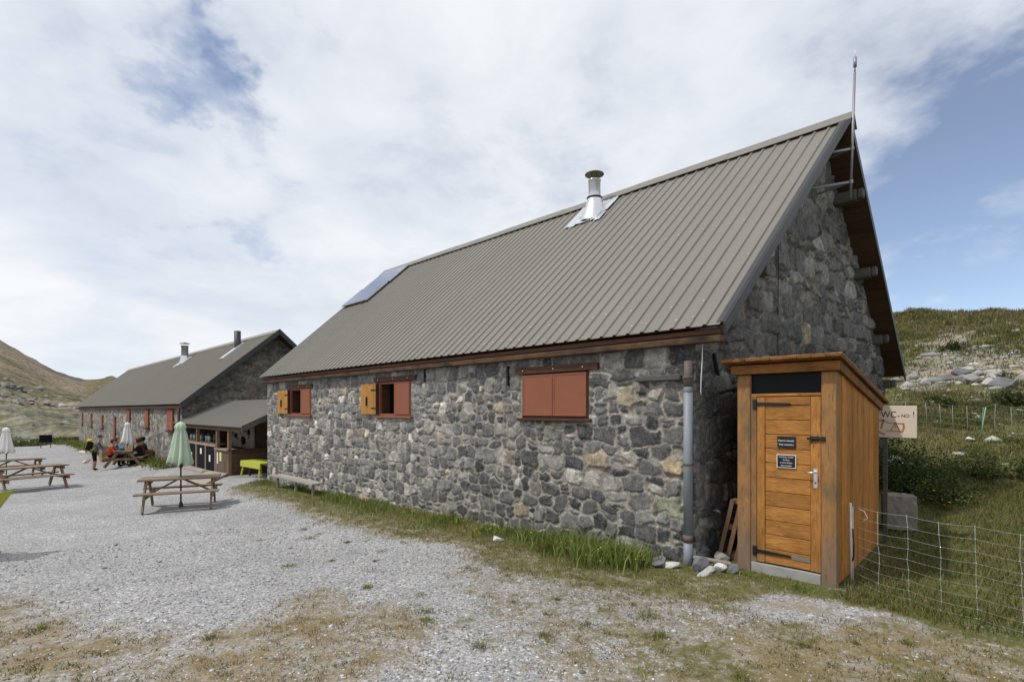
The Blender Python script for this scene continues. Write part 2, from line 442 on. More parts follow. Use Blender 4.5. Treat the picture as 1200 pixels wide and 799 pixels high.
# ------------------------------------------------------------------ camera
cam = bpy.data.cameras.new('camera'); cam_o = bpy.data.objects.new('camera', cam); COL.objects.link(cam_o)
CAMZ = 1.9
cam_o.location = (0, 0, CAMZ); cam_o.rotation_euler = (R(90), 0, R(133.98 - 90))
cam.sensor_width = 36; cam.lens = 605 / 1200 * 36; cam.shift_y = (480 - 399.5) / 1200
cam.clip_start = .05; cam.clip_end = 6000
scene.camera = cam_o

# ------------------------------------------------------------------ ground
FWD = np.array([-.6945, .7195]); RGT = np.array([.7195, .6945])
def ground_z(x, y):
    x = np.asarray(x, float); y = np.asarray(y, float)
    zw = np.interp(x, [-120, -80, -64, -58, -35, -20, -16.6, -2.8, 20, 200], [-3, -1.9, -1.25, -1.0, -.75, -.4, -.27, 0, .1, .5])
    z = zw - .25 * S((6.1 - y) / 2.2) * S((-3 - x) / 9)
    fade = S((x + 75) / 40)
    h = np.interp(y, [8, 9.5, 13, 17, 22, 28, 35, 46, 62, 72, 90, 140], [0, .08, .3, .58, 1.0, 2.1, 3.7, 7.1, 11.3, 12.6, 13.2, 14.2])
    hb = S((y - 9) / 8) * (fbm(x * .22, y * .22, 4, 3) - .5) * 1.1 + S((y - 12) / 12) * (fbm(x * .9, y * .9, 3, 5) - .5) * .5
    hs = S((y - 50) / 12) * (fbm(x * .2 + 4, 1.0 + 0 * y, 3, 8) - .5) * 1.0
    h = h - S((y - 38) / 22) * np.clip(x + 7, -20, 12) * .17
    z = z + (h + hb + hs) * fade
    d = np.hypot(x, y)
    z = z + (fbm(x * 2.3, y * 2.3, 3, 9) - .5) * .035 + (fbm(x * .6, y * .6, 2, 19) - .5) * .06 * S((d - 4) / 6)
    return z
def gz(x, y): return float(ground_z(x, y))

STRIP = [(-16.4, 5.0), (-12.4, 4.95), (-9.8, 4.75), (-7.0, 4.7), (-5.7, 4.85), (-4.9, 4.42), (-3.3, 4.45), (-2.9, 4.45), (-1.9, 4.8), (-1.6, 5.5), (-1.2, 5.9), (-1.0, 5.8),
         (.6, 5.2), (4, 4.2), (9, 9), (9, 9), (-1.0, 9.5), (-1.3, 6.4), (-2.8, 6.6), (-2.8, 6.2), (-16.4, 6.2)]
DRY1 = [(-4.88, .4), (-4.95, .81), (-5.3, 1.85), (-5.35, 2.4), (-4.65, 2.85), (-3.75, 2.85), (-3.0, 2.2), (-2.9, 1.2), (-4, .2)]
DRY2 = [(-8.6, .2), (-7.25, .85), (-5.4, 1.35), (-4.7, .8), (-4.9, -.3), (-8, -.8)]
MIXR = [(-5.6, 4.4), (-3.0, 4.6), (-1.8, 4.9), (-1.0, 5.6), (.3, 6.2), (4, 5.5), (3, .5), (.2, 2.2), (-1.2, 2.9), (-2.4, 2.4), (-3.6, 3.0)]
BARE = [(-1.9, 5.15), (-1.72, 5.66), (-1.42, 5.82), (-1.12, 5.67), (-1.15, 5.3), (-1.6, 5.05)]
FARG = [(-29, 5.6), (-33, 3.9), (-44, 4.5), (-56, 5.3), (-72, 5.6), (-110, 2), (-110, 12), (-60, 6.3), (-26, 6.3), (-25.6, 5.6)]
BANK = [(-62, 5.6), (-68, 5.3), (-72, .8), (-85, -6), (-160, -10), (-160, 40), (-62, 40)]

def masks(x, y):
    w = fbm(x * 1.1, y * 1.1, 4, 21) - .5; w2 = fbm(x * 1.1 + 50, y * 1.1, 4, 22) - .5
    X = x + w * .9; Y = y + w2 * .9
    near = soft_poly(x + w * .5, y + w2 * .5, STRIP, .35)
    hill = np.maximum(S((y - 8.6) / 1.5), S((y - 6.1 + .35 * (x + 1.2)) / .5) * S((x + 1.55) / .1))
    bank = soft_poly(X, Y, BANK, 1.2)
    farg = soft_poly(X, Y, FARG, .8)
    dry1 = soft_poly(X, Y, DRY1, .45); dry2 = soft_poly(X, Y, DRY2, .6); mixr = soft_poly(X, Y, MIXR, .7)
    bare = soft_poly(x + w * .15, y + w2 * .15, BARE, .15)
    edge = np.minimum(near, S((5.1 - y - .35 * (x + 3)) / .8))        # lower edge of the strip is dry
    clump = S((fbm(x * 2.6, y * 2.6, 4, 31) - .44) / .16)
    green = np.maximum(np.maximum(near * (.52 + .45 * S((y - 4.75 + .04 * x - .75 * S((x + 3.4) / 1.0)) / .7)), hill * .95), bank * .95)
    green = np.maximum(green, farg * .55 * S((y - 4.6) / 1.2) + .0)
    rgt = S((x + 2.9) / 1.9)
    dry = np.maximum.reduce([near * .78, dry1 * (.60 + .2 * clump), dry2 * (.58 + .2 * clump), mixr * (.34 + .2 * clump + .42 * rgt), farg * .5])
    green = np.maximum(green, mixr * (.24 + .36 * S((fbm(x * 2.1, y * 2.1, 3, 35) - .5) / .12)) * (.6 + .4 * rgt))
    dry = np.where(hill > .5, .3, dry)
    # hillside: earth scars and scree
    scar = S((fbm(x * .35 + 9, y * .16, 4, 41) - .54) / .10) * S((y - 18) / 6)
    band = np.exp(-((y - 35.5) / 4.5) ** 2) * .42 + np.exp(-((y - 44) / 2.5) ** 2) * .35
    earth = np.maximum(mixr * .35 * (1 - clump), np.clip(scar * .4 + band * (fbm(x * .6, y * .4, 3, 44) * 1.6 - .2), 0, 1) * hill)
    green = green * (1 - np.clip(earth * 1.1, 0, 1) * hill)
    dry = dry * (1 - .8 * np.clip(earth, 0, 1) * hill)
    for m_ in (green, dry, earth): m_ *= (1 - bare)
    earth = np.maximum(earth, bare * .46)
    return green, dry, earth

def axis_pts(segs):
    out = []
    for a, b, n in segs: out += list(np.linspace(a, b, n, endpoint=False))
    out.append(segs[-1][1]); return np.array(out)
gx = axis_pts([(-1500, -300, 12), (-300, -120, 22), (-120, -60, 60), (-60, -30, 90), (-30, -16, 90), (-16, 1.5, 230), (1.5, 8, 40), (8, 40, 40), (40, 300, 20), (300, 1500, 8)])
gy = axis_pts([(-1500, -200, 10), (-200, -20, 25), (-20, 0, 40), (0, 7, 95), (7, 14, 56), (14, 72, 190), (72, 140, 40), (140, 400, 15), (400, 1500, 8)])
GX, GY = np.meshgrid(gx, gy, indexing='ij'); X = GX.ravel(); Y = GY.ravel()
Zg = ground_z(X, Y)
gm, dm, em = masks(X, Y)
me = np_mesh('ground', np.stack([X, Y, Zg], 1), grid_quads(len(gx), len(gy)), np.full((len(gx) - 1) * (len(gy) - 1), 4), M['ground'], True,
             {'grass': gm, 'dry': dm, 'earth': em})
tag(link('ground', me), kind='structure')

# ------------------------------------------------------------------ mountain beyond the plaza
def mountains():
    az = np.radians(np.linspace(108, 215, 520)); rr = 74 * (1300 / 74) ** np.linspace(0, 1, 300)
    A, Rr = np.meshgrid(az, rr, indexing='ij')
    ad = np.degrees(A)
    sky = np.interp(ad, [108, 140, 158, 166, 170.5, 171.2, 171.8, 172.4, 173.6, 175.1, 176, 177.2, 178.7, 181, 186, 196, 210, 230, 262],
                    [.02, .035, .048, .050, .0455, .048, .0535, .0475, .0455, .0535, .063, .0775, .0962, .118, .15, .2, .22, .18, .1])
    X = Rr * np.cos(A); Y = Rr * np.sin(A)
    tt = np.log(Rr / 74) / np.log(800 / 74)
    prof = np.interp(tt, [0, .12, .3, .5, .75, 1.0, 1.2], [0, .06, .3, .52, .78, 1.0, .85])
    base = -.052
    el = base + (sky - base) * prof
    n1 = fbm(X * .012, Y * .012, 5, 61) - .5
    n2 = 1 - np.abs(2 * fbm(X * .028, Y * .028, 5, 64) - 1)
    n3 = fbm(X * .13, Y * .13, 4, 66) - .5
    damp = 1 - S((tt - .75) / .2) * .8
    en = S(tt / .15)
    n4 = fbm(X * .3, Y * .3, 4, 68) - .5; n5 = 1 - np.abs(2 * fbm(X * .075, Y * .075, 4, 69) - 1)
    el = el + (n1 * .022 * damp + (n2 - .7) * .016 * damp * S((.65 - tt) / .2) + (n5 - .7) * .030 * S((.66 - tt) / .2) + n3 * .010 * damp + n4 * .010 * S((.8 - tt) / .3)) * en + n3 * .002 * S((tt - .7) / .2)
    Z = CAMZ + el * Rr
    slope = np.gradient(Z, axis=1) / np.gradient(Rr, axis=1)
    # colour of the slopes themselves
    def C(c): return np.array(c)[None, None, :]
    grass = C((.122, .112, .06)) * (.6 + .8 * fbm(X * .05, Y * .05, 3, 70))[..., None]
    scree = C((.215, .168, .125)) * (.8 + .4 * fbm(X * .02, Y * .1, 3, 71))[..., None]
    rockc = C((.24, .235, .21)) * (.55 + .8 * fbm(X * .3, Y * .3, 3, 72))[..., None]
    col = grass
    sc = .85 * S((fbm(X * .006 + 3, Y * .009, 5, 73) + .35 * (fbm(X * .03, Y * .03, 4, 78) - .5) + (tt - .62) * .7 - .47) / .14) * S((ad - 172.5) / 2)
    col = col * (1 - sc[..., None]) + scree * sc[..., None]
    rk = S((slope - .12 + .9 * (fbm(X * .16, Y * .16, 4, 75) - .5)) / .16) * S((.62 - tt) / .1) * S((tt - .05) / .05) * .4 * S((fbm(X * .02, Y * .02, 3, 77) - .3) / .15)
    col = col * (1 - rk[..., None]) + rockc * rk[..., None]
    dk = S((tt - .9) / .05) * S((ad - 173.3) / .4) * S((176.4 - ad) / .6) * .75
    col = col * (1 - dk[..., None]) + C((.085, .085, .08)) * dk[..., None]
    me = np_mesh('mountain', np.stack([X, Y, Z], -1).reshape(-1, 3), grid_quads(len(az), len(rr)), np.full((len(az) - 1) * (len(rr) - 1), 4), M['mountain'], True, {'scol': col.reshape(-1, 3)})
    tag(link('mountain', me), kind='structure')
    # boulders and ledges lying on the lower slope
    rg = np.random.default_rng(91)
    bm = bmesh.new(); bmesh.ops.create_icosphere(bm, subdivisions=2, radius=1); bv = np.array([q.co[:] for q in bm.verts]); bf = np.array([[q.index for q in f.verts] for f in bm.faces]); bm.free()
    protos = []
    for _ in range(8):
        p = bv.copy()
        for _k in range(12):
            nn = rg.normal(0, 1, 3); nn /= np.linalg.norm(nn); d_ = p @ nn; lim = rg.uniform(.4, .8); p = p - np.maximum(d_ - lim, 0)[:, None] * nn[None, :]
        protos.append(p)
    n0 = 60000; ii = rg.integers(150, len(az) - 60, n0); jj = rg.integers(12, int(len(rr) * .54), n0)
    clus = fbm(X[ii, jj] * .035, Y[ii, jj] * .035, 4, 93)
    keep = (rg.random(n0) < S((clus - .5) / .08) * .75 + .04); ii, jj = ii[keep][:7500], jj[keep][:7500]; n = len(ii)
    s = np.clip(rg.lognormal(math.log(.0028), .55, n), .001, .010) * Rr[ii, jj]
    pr = np.array(protos)[rg.integers(0, 8, n)] * np.stack([rg.uniform(.8, 1.5, n), rg.uniform(.8, 1.5, n), rg.uniform(.4, .85, n)], 1)[:, None, :] * s[:, None, None]
    Vv = pr + np.stack([X[ii, jj], Y[ii, jj], Z[ii, jj] + s * .1], 1)[:, None, :]
    L = (np.arange(n)[:, None, None] * len(bv) + bf[None]).reshape(-1)
    bc = np.array([(.30, .295, .27), (.38, .37, .34), (.22, .22, .21), (.27, .25, .21)])[rg.integers(0, 4, n)] * rg.uniform(.75, 1.15, (n, 1))
    mr = np_mesh('slope_rocks', Vv.reshape(-1, 3), L, np.full(n * len(bf), 3), M['pebble'], False, {'bcol': np.repeat(bc, len(bv), 0)})
    tag(link('slope_rocks', mr), 'pale boulders and ledges strewn over the distant slope', 'rocks', kind='stuff')
mountains()

# ------------------------------------------------------------------ rubble masonry
PAL = [((.058, .058, .061), .28), ((.098, .097, .097), .29), ((.15, .146, .138), .22), ((.215, .207, .19), .15), ((.28, .23, .165), .022), ((.34, .325, .295), .03), ((.17, .13, .10), .012)]
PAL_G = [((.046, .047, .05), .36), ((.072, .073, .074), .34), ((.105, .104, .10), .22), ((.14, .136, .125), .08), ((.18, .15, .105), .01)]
PAL_F = [((.11, .105, .10), .22), ((.16, .152, .14), .34), ((.22, .205, .18), .24), ((.29, .265, .23), .12), ((.24, .17, .12), .08)]
def sites_for(u0, u1, v0, v1, rng, hmin, hmax, sizefun=None, light=0.0, pal=None):
    out = []; v = v0 - .1
    while v < v1 + .2:
        h = rng.uniform(hmin, hmax); u = u0 - rng.uniform(0, .3)
        while u < u1 + .3:
            s = sizefun(u) if sizefun else 1.0
            w = h * rng.uniform(.75, 1.75) * s
            if rng.random() < .28:
                k = rng.uniform(.35, .65)
                out.append((u + w / 2, v + h * k / 2, w / 2, h * k / 2)); out.append((u + w / 2, v + h * (k + 1) / 2, w / 2, h * (1 - k) / 2))
            else:
                out.append((u + w / 2 + rng.normal() * .02, v + h / 2 + rng.normal() * h * .13, w / 2, h / 2 * rng.uniform(.85, 1.1)))
            u += w
        v += h
    a = np.array(out); n = len(a)
    pal = pal or PAL
    p = np.array([q[1] for q in pal]); p[2:4] += light; p /= p.sum()
    ci = rng.choice(len(pal), n, p=p)
    cols = np.array([q[0] for q in pal])[ci] * rng.uniform(.8, 1.25, (n, 1))
    return a, cols, rng.uniform(.35, 1.0, n), rng.normal(0, .15, (n, 2))

def stone_eval(U, V, st, depth, mort_col, seed, mw=.10, light_left=None, pw=2.6):
    a, cols, dep, tilt = st
    Uw = U + (vnoise(U * 5, V * 5, seed) - .5) * .08 + (vnoise(U * 21, V * 21, seed + 1) - .5) * .045
    Vw = V + (vnoise(U * 5, V * 5, seed + 2) - .5) * .09 + (vnoise(U * 19, V * 19, seed + 3) - .5) * .035
    F1 = np.full(U.shape, 1e9); F2 = F1.copy(); I = np.zeros(U.shape, int)
    bins = np.floor(Uw / 1.0).astype(int)
    for b in np.unique(bins):
        ix = np.nonzero(bins == b)[0]
        sv = np.nonzero(np.abs(a[:, 0] - (b + .5)) < 1.15)[0]
        if len(sv) < 2: continue
        for c0 in range(0, len(ix), 6000):
            jx = ix[c0:c0 + 6000]
            du = (Uw[jx, None] - a[None, sv, 0]) / a[None, sv, 2]; dv = (Vw[jx, None] - a[None, sv, 1]) / a[None, sv, 3]
            Uw = Uw; d = (np.abs(du) ** pw + np.abs(dv) ** pw) ** (1 / pw)
            pt = np.argpartition(d, 1, axis=1)[:, :2]
            dd = np.take_along_axis(d, pt, 1); o = np.argsort(dd, 1)
            dd = np.take_along_axis(dd, o, 1); pt = np.take_along_axis(pt, o, 1)
            F1[jx] = dd[:, 0]; F2[jx] = dd[:, 1]; I[jx] = sv[pt[:, 0]]
    g = (F2 - F1) * np.minimum(a[I, 2], a[I, 3]) / .12
    g = np.minimum(g, (1.34 - F1) * 2.2)
    m = mw + (fbm(U * 5, V * 5, 3, seed + 5) - .5) * .34
    st_ = S((g - m) / .15); prof = S((g - m) / .32) ** .7
    tl = tilt[I]
    h = st_ * (.25 + .75 * prof) * depth * dep[I] * (1 + ((Uw - a[I, 0]) / a[I, 2]) * tl[:, 0] * 3 + ((Vw - a[I, 1]) / a[I, 3]) * tl[:, 1] * 3)
    h = np.clip(h, 0, depth * 1.4) + (fbm(U * 14, V * 14, 3, seed + 6) - .5) * depth * .28
    mc = np.array(mort_col)[None, :] * (.7 + .6 * vnoise(U * 7, V * 7, seed + 9))[:, None]
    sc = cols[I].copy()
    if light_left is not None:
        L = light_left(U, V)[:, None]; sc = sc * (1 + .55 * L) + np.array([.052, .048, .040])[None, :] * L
    mot = vnoise(U * 16, V * 16, seed + 11)
    sc = sc * (.8 + .4 * mot)[:, None]
    col = mc * (1 - st_[:, None]) + sc * st_[:, None]
    return h, col

def stone_wall(name, parent, org, ud, nrm, us, top, v0, nv, st, depth, mort, seed, mat, openings=(), vs=None, edge=.05, light_left=None, mw=.10, pw=2.6):
    """sheet of rubble masonry: u runs along ud from org, v upwards from v0 to top(u)"""
    us = np.array(us)
    T = np.array([top(u) for u in us]) if vs is None else None
    if vs is None:
        t = np.linspace(0, 1, nv); V = v0 + t[None, :] * (T[:, None] - v0)
    else:
        V = np.repeat(np.array(vs)[None, :], len(us), 0)
    U = np.repeat(us[:, None], V.shape[1], 1)
    h, col = stone_eval(U.ravel(), V.ravel(), st, depth, mort, seed, mw, light_left, pw)
    h = h.reshape(U.shape)
    e = np.minimum(S((U - us[0]) / edge), S((us[-1] - U) / edge)); h = h * e
    mask = np.ones((U.shape[0] - 1, U.shape[1] - 1), bool)
    uc = (U[1:, 1:] + U[:-1, :-1]) / 2; vc = (V[1:, 1:] + V[:-1, :-1]) / 2
    for (a0, a1, b0, b1) in openings:
        mask &= ~((uc > a0) & (uc < a1) & (vc > b0) & (vc < b1))
        dd = np.maximum(np.maximum(a0 - U, U - a1), np.maximum(b0 - V, V - b1))
        h = np.where(dd < .035, np.minimum(h, .004), h)
    o = np.array(org)[None, None, :] - np.array(worigin(parent))[None, None, :]
    P = o + U[..., None] * np.array(ud)[None, None, :] + np.array([0, 0, 1])[None, None, :] * V[..., None] + h[..., None] * np.array(nrm)[None, None, :]
    q = grid_quads(U.shape[0], U.shape[1], mask)
    me = np_mesh(name, P.reshape(-1, 3), q, np.full(len(q), 4), mat, True, {'scol': col})
    # outward normals
    f = me.polygons[0].normal
    if f.dot(Vector(nrm)) < 0: me.flip_normals()
    return link(name, me, parent)

def with_edges(arr, extra):
    arr = np.array(arr); keep = np.ones(len(arr), bool)
    for e in extra: keep &= np.abs(arr - e) > .004
    return np.sort(np.concatenate([arr[keep], np.array(extra)]))

def metal_roof(name, parent, EL, ER, RL, RR, pitch, mat, rib=.022, screws=(), thick=.06, deck=None, rib_w=.034):
    """trapezoidal sheet from eave line EL-ER up to ridge line RL-RR"""
    EL, ER, RL, RR = map(Vector, (EL, ER, RL, RR))
    L = (ER - EL).length; n = max(2, int(round(L / pitch))); p = L / n
    nrm = (ER - EL).cross(RL - EL).normalized()
    if nrm.z < 0: nrm = -nrm
    prof = []
    for i in range(n):
        b = i * p
        prof += [(b, 0), (b + p - rib_w - .03, 0), (b + p - rib_w - .012, rib), (b + p - .012, rib)]
    prof.append((L, 0))
    mb = MB(); vs = []
    rows = 2
    for s, h in prof:
        a = EL.lerp(ER, s / L) + nrm * h; b = RL.lerp(RR, s / L) + nrm * h
        vs += [a, b]
    m = len(prof)
    fs = [(2 * i, 2 * i + 2, 2 * i + 3, 2 * i + 1) for i in range(m - 1)]
    mb.add(vs, fs, 0, .5)
    for t in screws:
        for i in range(n):
            if random.random() < .35: continue
            s = (i + 1) * p - rib_w / 2 - .012
            tt = t + random.uniform(-.006, .006)
            a = EL.lerp(ER, s / L); b = RL.lerp(RR, s / L); c = a.lerp(b, tt) + nrm * (rib + .004)
            d = .014
            x = (ER - EL).normalized() * d; y = (b - a).normalized() * d
            mb.add([c - x - y, c + x - y, c + x + y, c - x + y, c - x * .5 - y * .5 + nrm * .012, c + x * .5 - y * .5 + nrm * .012, c + x * .5 + y * .5 + nrm * .012, c - x * .5 + y * .5 + nrm * .012],
                   [(0, 1, 5, 4), (1, 2, 6, 5), (2, 3, 7, 6), (3, 0, 4, 7), (4, 5, 6, 7)], 1)
    o = mb.build(name, [mat, M['screw']], parent)
    if deck:
        d = MB(); a, b, c, e = EL + (RL - EL) * .012, ER + (RR - ER) * .012, RR, RL
        off = -nrm * .012; t = -nrm * thick
        nb = 22
        for i in range(nb):                                   # boards running along the eave
            q = [a.lerp(e, i / nb), b.lerp(c, i / nb), b.lerp(c, (i + .985) / nb), a.lerp(e, (i + .985) / nb)]
            d.prism([x + off for x in q], t)
        d.build('roof_boards', deck, o)
    return o, nrm

# ------------------------------------------------------------------ main building
YW = 6.17; XC = -2.8; XF = -16.35
GD = Vector((.0765, .9971, 0)); GN = (.9971, -.0765, 0)      # gable direction and outward normal
EZ, RZ, RY, EY = 2.89, 6.94, 10.42, 5.97
SL = (RZ - EZ) / (RY - EY)
main = thing('stone_building', (-9.5, 10.4, 0), 'long grey rubble stone mountain refuge with steep ribbed metal roof and red shutters', 'building')
OPEN = [(-5.72, -4.40, 1.77, 2.47), (-10.01, -8.82, 1.77, 2.50), (-14.65, -13.36, 1.76, 2.48)]
rng = np.random.default_rng(3)
def main_walls():
    du = []; u = XF
    while u < XC:
        du.append(u); u += .013 + .016 * min(1, max(0, (-5 - u) / 9))
    du.append(XC)
    us = with_edges(du, [a for o in OPEN for a in o[:2]])
    vs = with_edges(np.linspace(-.55, 2.84, 225), [1.77, 2.47, 2.50, 1.76, 2.48])
    st = sites_for(XF, XC, -.6, 2.9, rng, .15, .29, lambda u: 1.1 if u > -5 else .85)
    a, cols, dep, tl = st
    # big pale blocks low at the near corner, as in the place
    for (u, v, c) in ((-3.75, 1.22, (.33, .31, .27)), (-3.1, 1.2, (.36, .28, .18)), (-3.75, 2.05, (.27, .235, .17)), (-3.15, .62, (.27, .27, .2)), (-4.25, 1.15, (.31, .25, .17))):
        i = np.argmin((a[:, 0] - u) ** 2 + (a[:, 1] - v) ** 2); a[i] = (u, v, .24, .16); cols[i] = c
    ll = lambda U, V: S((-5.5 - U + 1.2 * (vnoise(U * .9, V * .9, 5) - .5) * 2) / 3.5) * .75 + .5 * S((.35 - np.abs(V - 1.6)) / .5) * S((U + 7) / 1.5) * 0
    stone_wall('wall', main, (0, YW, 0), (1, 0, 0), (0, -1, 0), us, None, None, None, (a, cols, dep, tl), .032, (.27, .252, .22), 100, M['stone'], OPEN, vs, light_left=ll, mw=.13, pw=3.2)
    # near gable
    LG = 8.5
    us = np.concatenate([np.arange(0, LG, .021), [LG]])
    topf = lambda u: min(EZ - .1 + (YW + u * GD.y - EY) * SL, RZ - .1 - (YW + u * GD.y - RY) * SL if YW + u * GD.y > RY else 99)
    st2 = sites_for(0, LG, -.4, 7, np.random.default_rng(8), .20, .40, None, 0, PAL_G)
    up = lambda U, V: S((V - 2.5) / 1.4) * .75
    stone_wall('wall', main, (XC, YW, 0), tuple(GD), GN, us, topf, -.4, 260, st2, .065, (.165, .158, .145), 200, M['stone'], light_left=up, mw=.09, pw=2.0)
    # far gable and back wall
    st3 = sites_for(0, 14, -.8, 7, np.random.default_rng(9), .2, .36)
    us = np.linspace(0, LG, 120)
    stone_wall('wall', main, (XF, YW, 0), (0, 1, 0), (-1, 0, 0), us, topf, -.8, 90, st3, .05, (.2, .2, .19), 300, M['stone'])
    us = np.linspace(0, XC + .65 - XF, 160)
    stone_wall('wall', main, (XF, YW + LG * GD.y, 0), (1, 0, 0), (0, 1, 0), us, lambda u: 2.95, -.8, 40, st3, .05, (.2, .2, .19), 400, M['stone'])
main_walls()

def main_roof():
    o, nf = metal_roof('roof', main, (-16.47, EY, EZ), (-2.36, EY, EZ), (-16.55, RY, RZ), (-1.99, RY, RZ), .207, M['sheet'], screws=(.03, .085, .26, .45, .64, .83), deck=M['soffit'])
    YB, ZB = 15.1, RZ - (15.1 - RY) * SL
    o2, nb = metal_roof('roof', main, (-16.6, YB, ZB), (-1.78, YB, ZB), (-16.55, RY, RZ), (-1.99, RY, RZ), .207, M['sheet'], deck=M['soffit'])
    # ridge capping
    mb = MB()
    for i in range(7):
        x0 = -16.58 + i * (14.62 / 7); x1 = x0 + 14.62 / 7 + .04; dz = .006 * (i % 2)
        for s in (-1, 1):
            p = [Vector((x0, RY, RZ + .075 + dz)), Vector((x1, RY, RZ + .075 + dz)), Vector((x1, RY + s * .24, RZ + .075 + dz - .24 * SL)), Vector((x0, RY + s * .24, RZ + .075 + dz - .24 * SL))]
            mb.prism(p, (0, 0, -.012))
    mb.build('ridge_cap', M['sheet'], o)
    # verge trims on the near gable
    mb = MB()
    for (e, r, nn) in (((-2.36, EY - .02, EZ - .02), (-1.99, RY, RZ), nf), ((-1.78, YB + .02, ZB - .02), (-1.99, RY, RZ), nb)):
        e = Vector(e); r = Vector(r)
        dn = Vector((0, 0, -1))
        a = [e + nn * .05, r + nn * .05, r + dn * .10, e + dn * .10]
        mb.prism(a, (.022, 0, 0))
        a = [e + nn * .047, r + nn * .047, r + nn * .047 + Vector((-.08, 0, 0)), e + nn * .047 + Vector((-.08, 0, 0))]
        mb.prism(a, nn * .008)
    mb.build('verge_trim', M['trim'], o, .004)
    # timber eave beam and rafter line
    mb = MB(); mb.bx(-16.4, -10.2, 6.0, 6.11, 2.69, 2.772); mb.bx(-10.195, -2.42, 6.0, 6.11, 2.695, 2.778)
    mb.bx(-16.4, -2.42, 6.02, 6.16, 2.79, 2.86, 1)
    mb.build('eave_beam', [M['beam'], M['lintel']], main, .012)
    # purlin ends under the rear verge and one under the front verge
    for (y, z) in ((11.25, 5.83), (12.55, 4.66), (13.9, 3.44), (14.95, 2.50)):
        mb = MB()
        x0 = XC + (y - YW) * .0765 - .15
        mb.bar((x0, y, z), (-2.02, y, z + .01), .2, .2)
        mb.prism([(-2.02, y - .085, z - .075), (-2.02, y + .085, z - .075), (-2.02, y + .085, z + .095), (-2.02, y - .085, z + .095)], (.10, 0, .018))
        mb.build('purlin', M['purlin'], main, .02)
    for (y, z) in ((7.35, 3.78), (8.7, 5.02)):
        mb = MB(); mb.bar((XC, y, z), (-2.32, y, z), .15, .16); mb.build('purlin', M['purlin'], main, .012)
    # chimney flue
    P = Vector((-6.86, 9.83, 6.40))
    fl = MB()
    fl.lathe([(.36, -.22), (.27, .0), (.20, .17), (.165, .33), (.165, .35)], P, 28)
    fl.lathe([(.172, .31), (.178, .33), (.178, .355), (.15, .36)], P, 28, 1)
    fl.lathe([(.138, .29), (.138, .73), (.148, .735), (.148, .755), (.12, .755), (.12, .5)], P, 28)
    for a in (0, 2.1, 4.2):
        fl.tube([P + Vector((.1 * math.cos(a), .1 * math.sin(a), .68)), P + Vector((.06 * math.cos(a), .06 * math.sin(a), .905))], .006, 6, 1)
    ch = fl.build('chimney_flue', [M['zinc'], M['black']], o)
    MB().lathe([(.001, .935), (.10, .92), (.215, .89), (.218, .88), (.10, .895), (.001, .90)], P, 32).build('rain_cap', M['cap'], ch)
    fs = MB()
    for k in range(7):                                        # crumpled lead flashing dressed over the ribs
        x = -7.42 + k * .14
        for q in range(3):
            y0 = 9.42 + q * .27 + random.uniform(-.04, .04); y1 = y0 + .29
            zz = lambda y: EZ + (y - EY) * SL
            jit = [random.uniform(.045, .075) for _ in range(4)]
            c = [(x, y0, zz(y0) + jit[0]), (x + .15, y0 + .03, zz(y0 + .03) + jit[1]), (x + .15, y1, zz(y1) + jit[2]), (x, y1, zz(y1) + jit[3])]
            fs.prism(c, (0, 0, -.008))
    fs.build('flashing', M['zinc'], ch)
    # solar panels
    for (y0, x0, x1) in ((8.66, -16.36, -14.72), (9.45, -16.28, -14.66)):
        y1 = y0 + .77; off = nf * .10
        zz = lambda y: EZ + (y - EY) * SL
        c = [Vector((x0, y0, zz(y0))) + off, Vector((x1, y0, zz(y0))) + off, Vector((x1, y1, zz(y1))) + off, Vector((x0, y1, zz(y1))) + off]
        mb = MB(); mb.prism(c, -nf * .035); pn = mb.build('solar_panel', M['alu'], o, .003)
        up = nf * .003; ins = .025
        cc = sum(c, Vector()) / 4
        c2 = [p + (cc - p).normalized() * ins * 1.4 + up for p in c]
        me = bpy.data.meshes.new('solar_cells'); me.from_pydata([tuple(p - worigin(pn)) for p in c2], [], [(0, 1, 2, 3)])
        uv = me.uv_layers.new(name='UVMap')
        for i, q in enumerate(((0, 0), (1, 0), (1, 1), (0, 1))): uv.data[i].uv = q
        me.materials.append(M['solar']); link('solar_cells', me, pn)
        for x in (x0 + .3, x1 - .3): MB().bar(Vector((x, y0 - .05, zz(y0 - .05))) + nf * .05, Vector((x, y1 + .03, zz(y1 + .03))) + nf * .05, .04, .03).build('rail', M['trim'], pn)
main_roof()

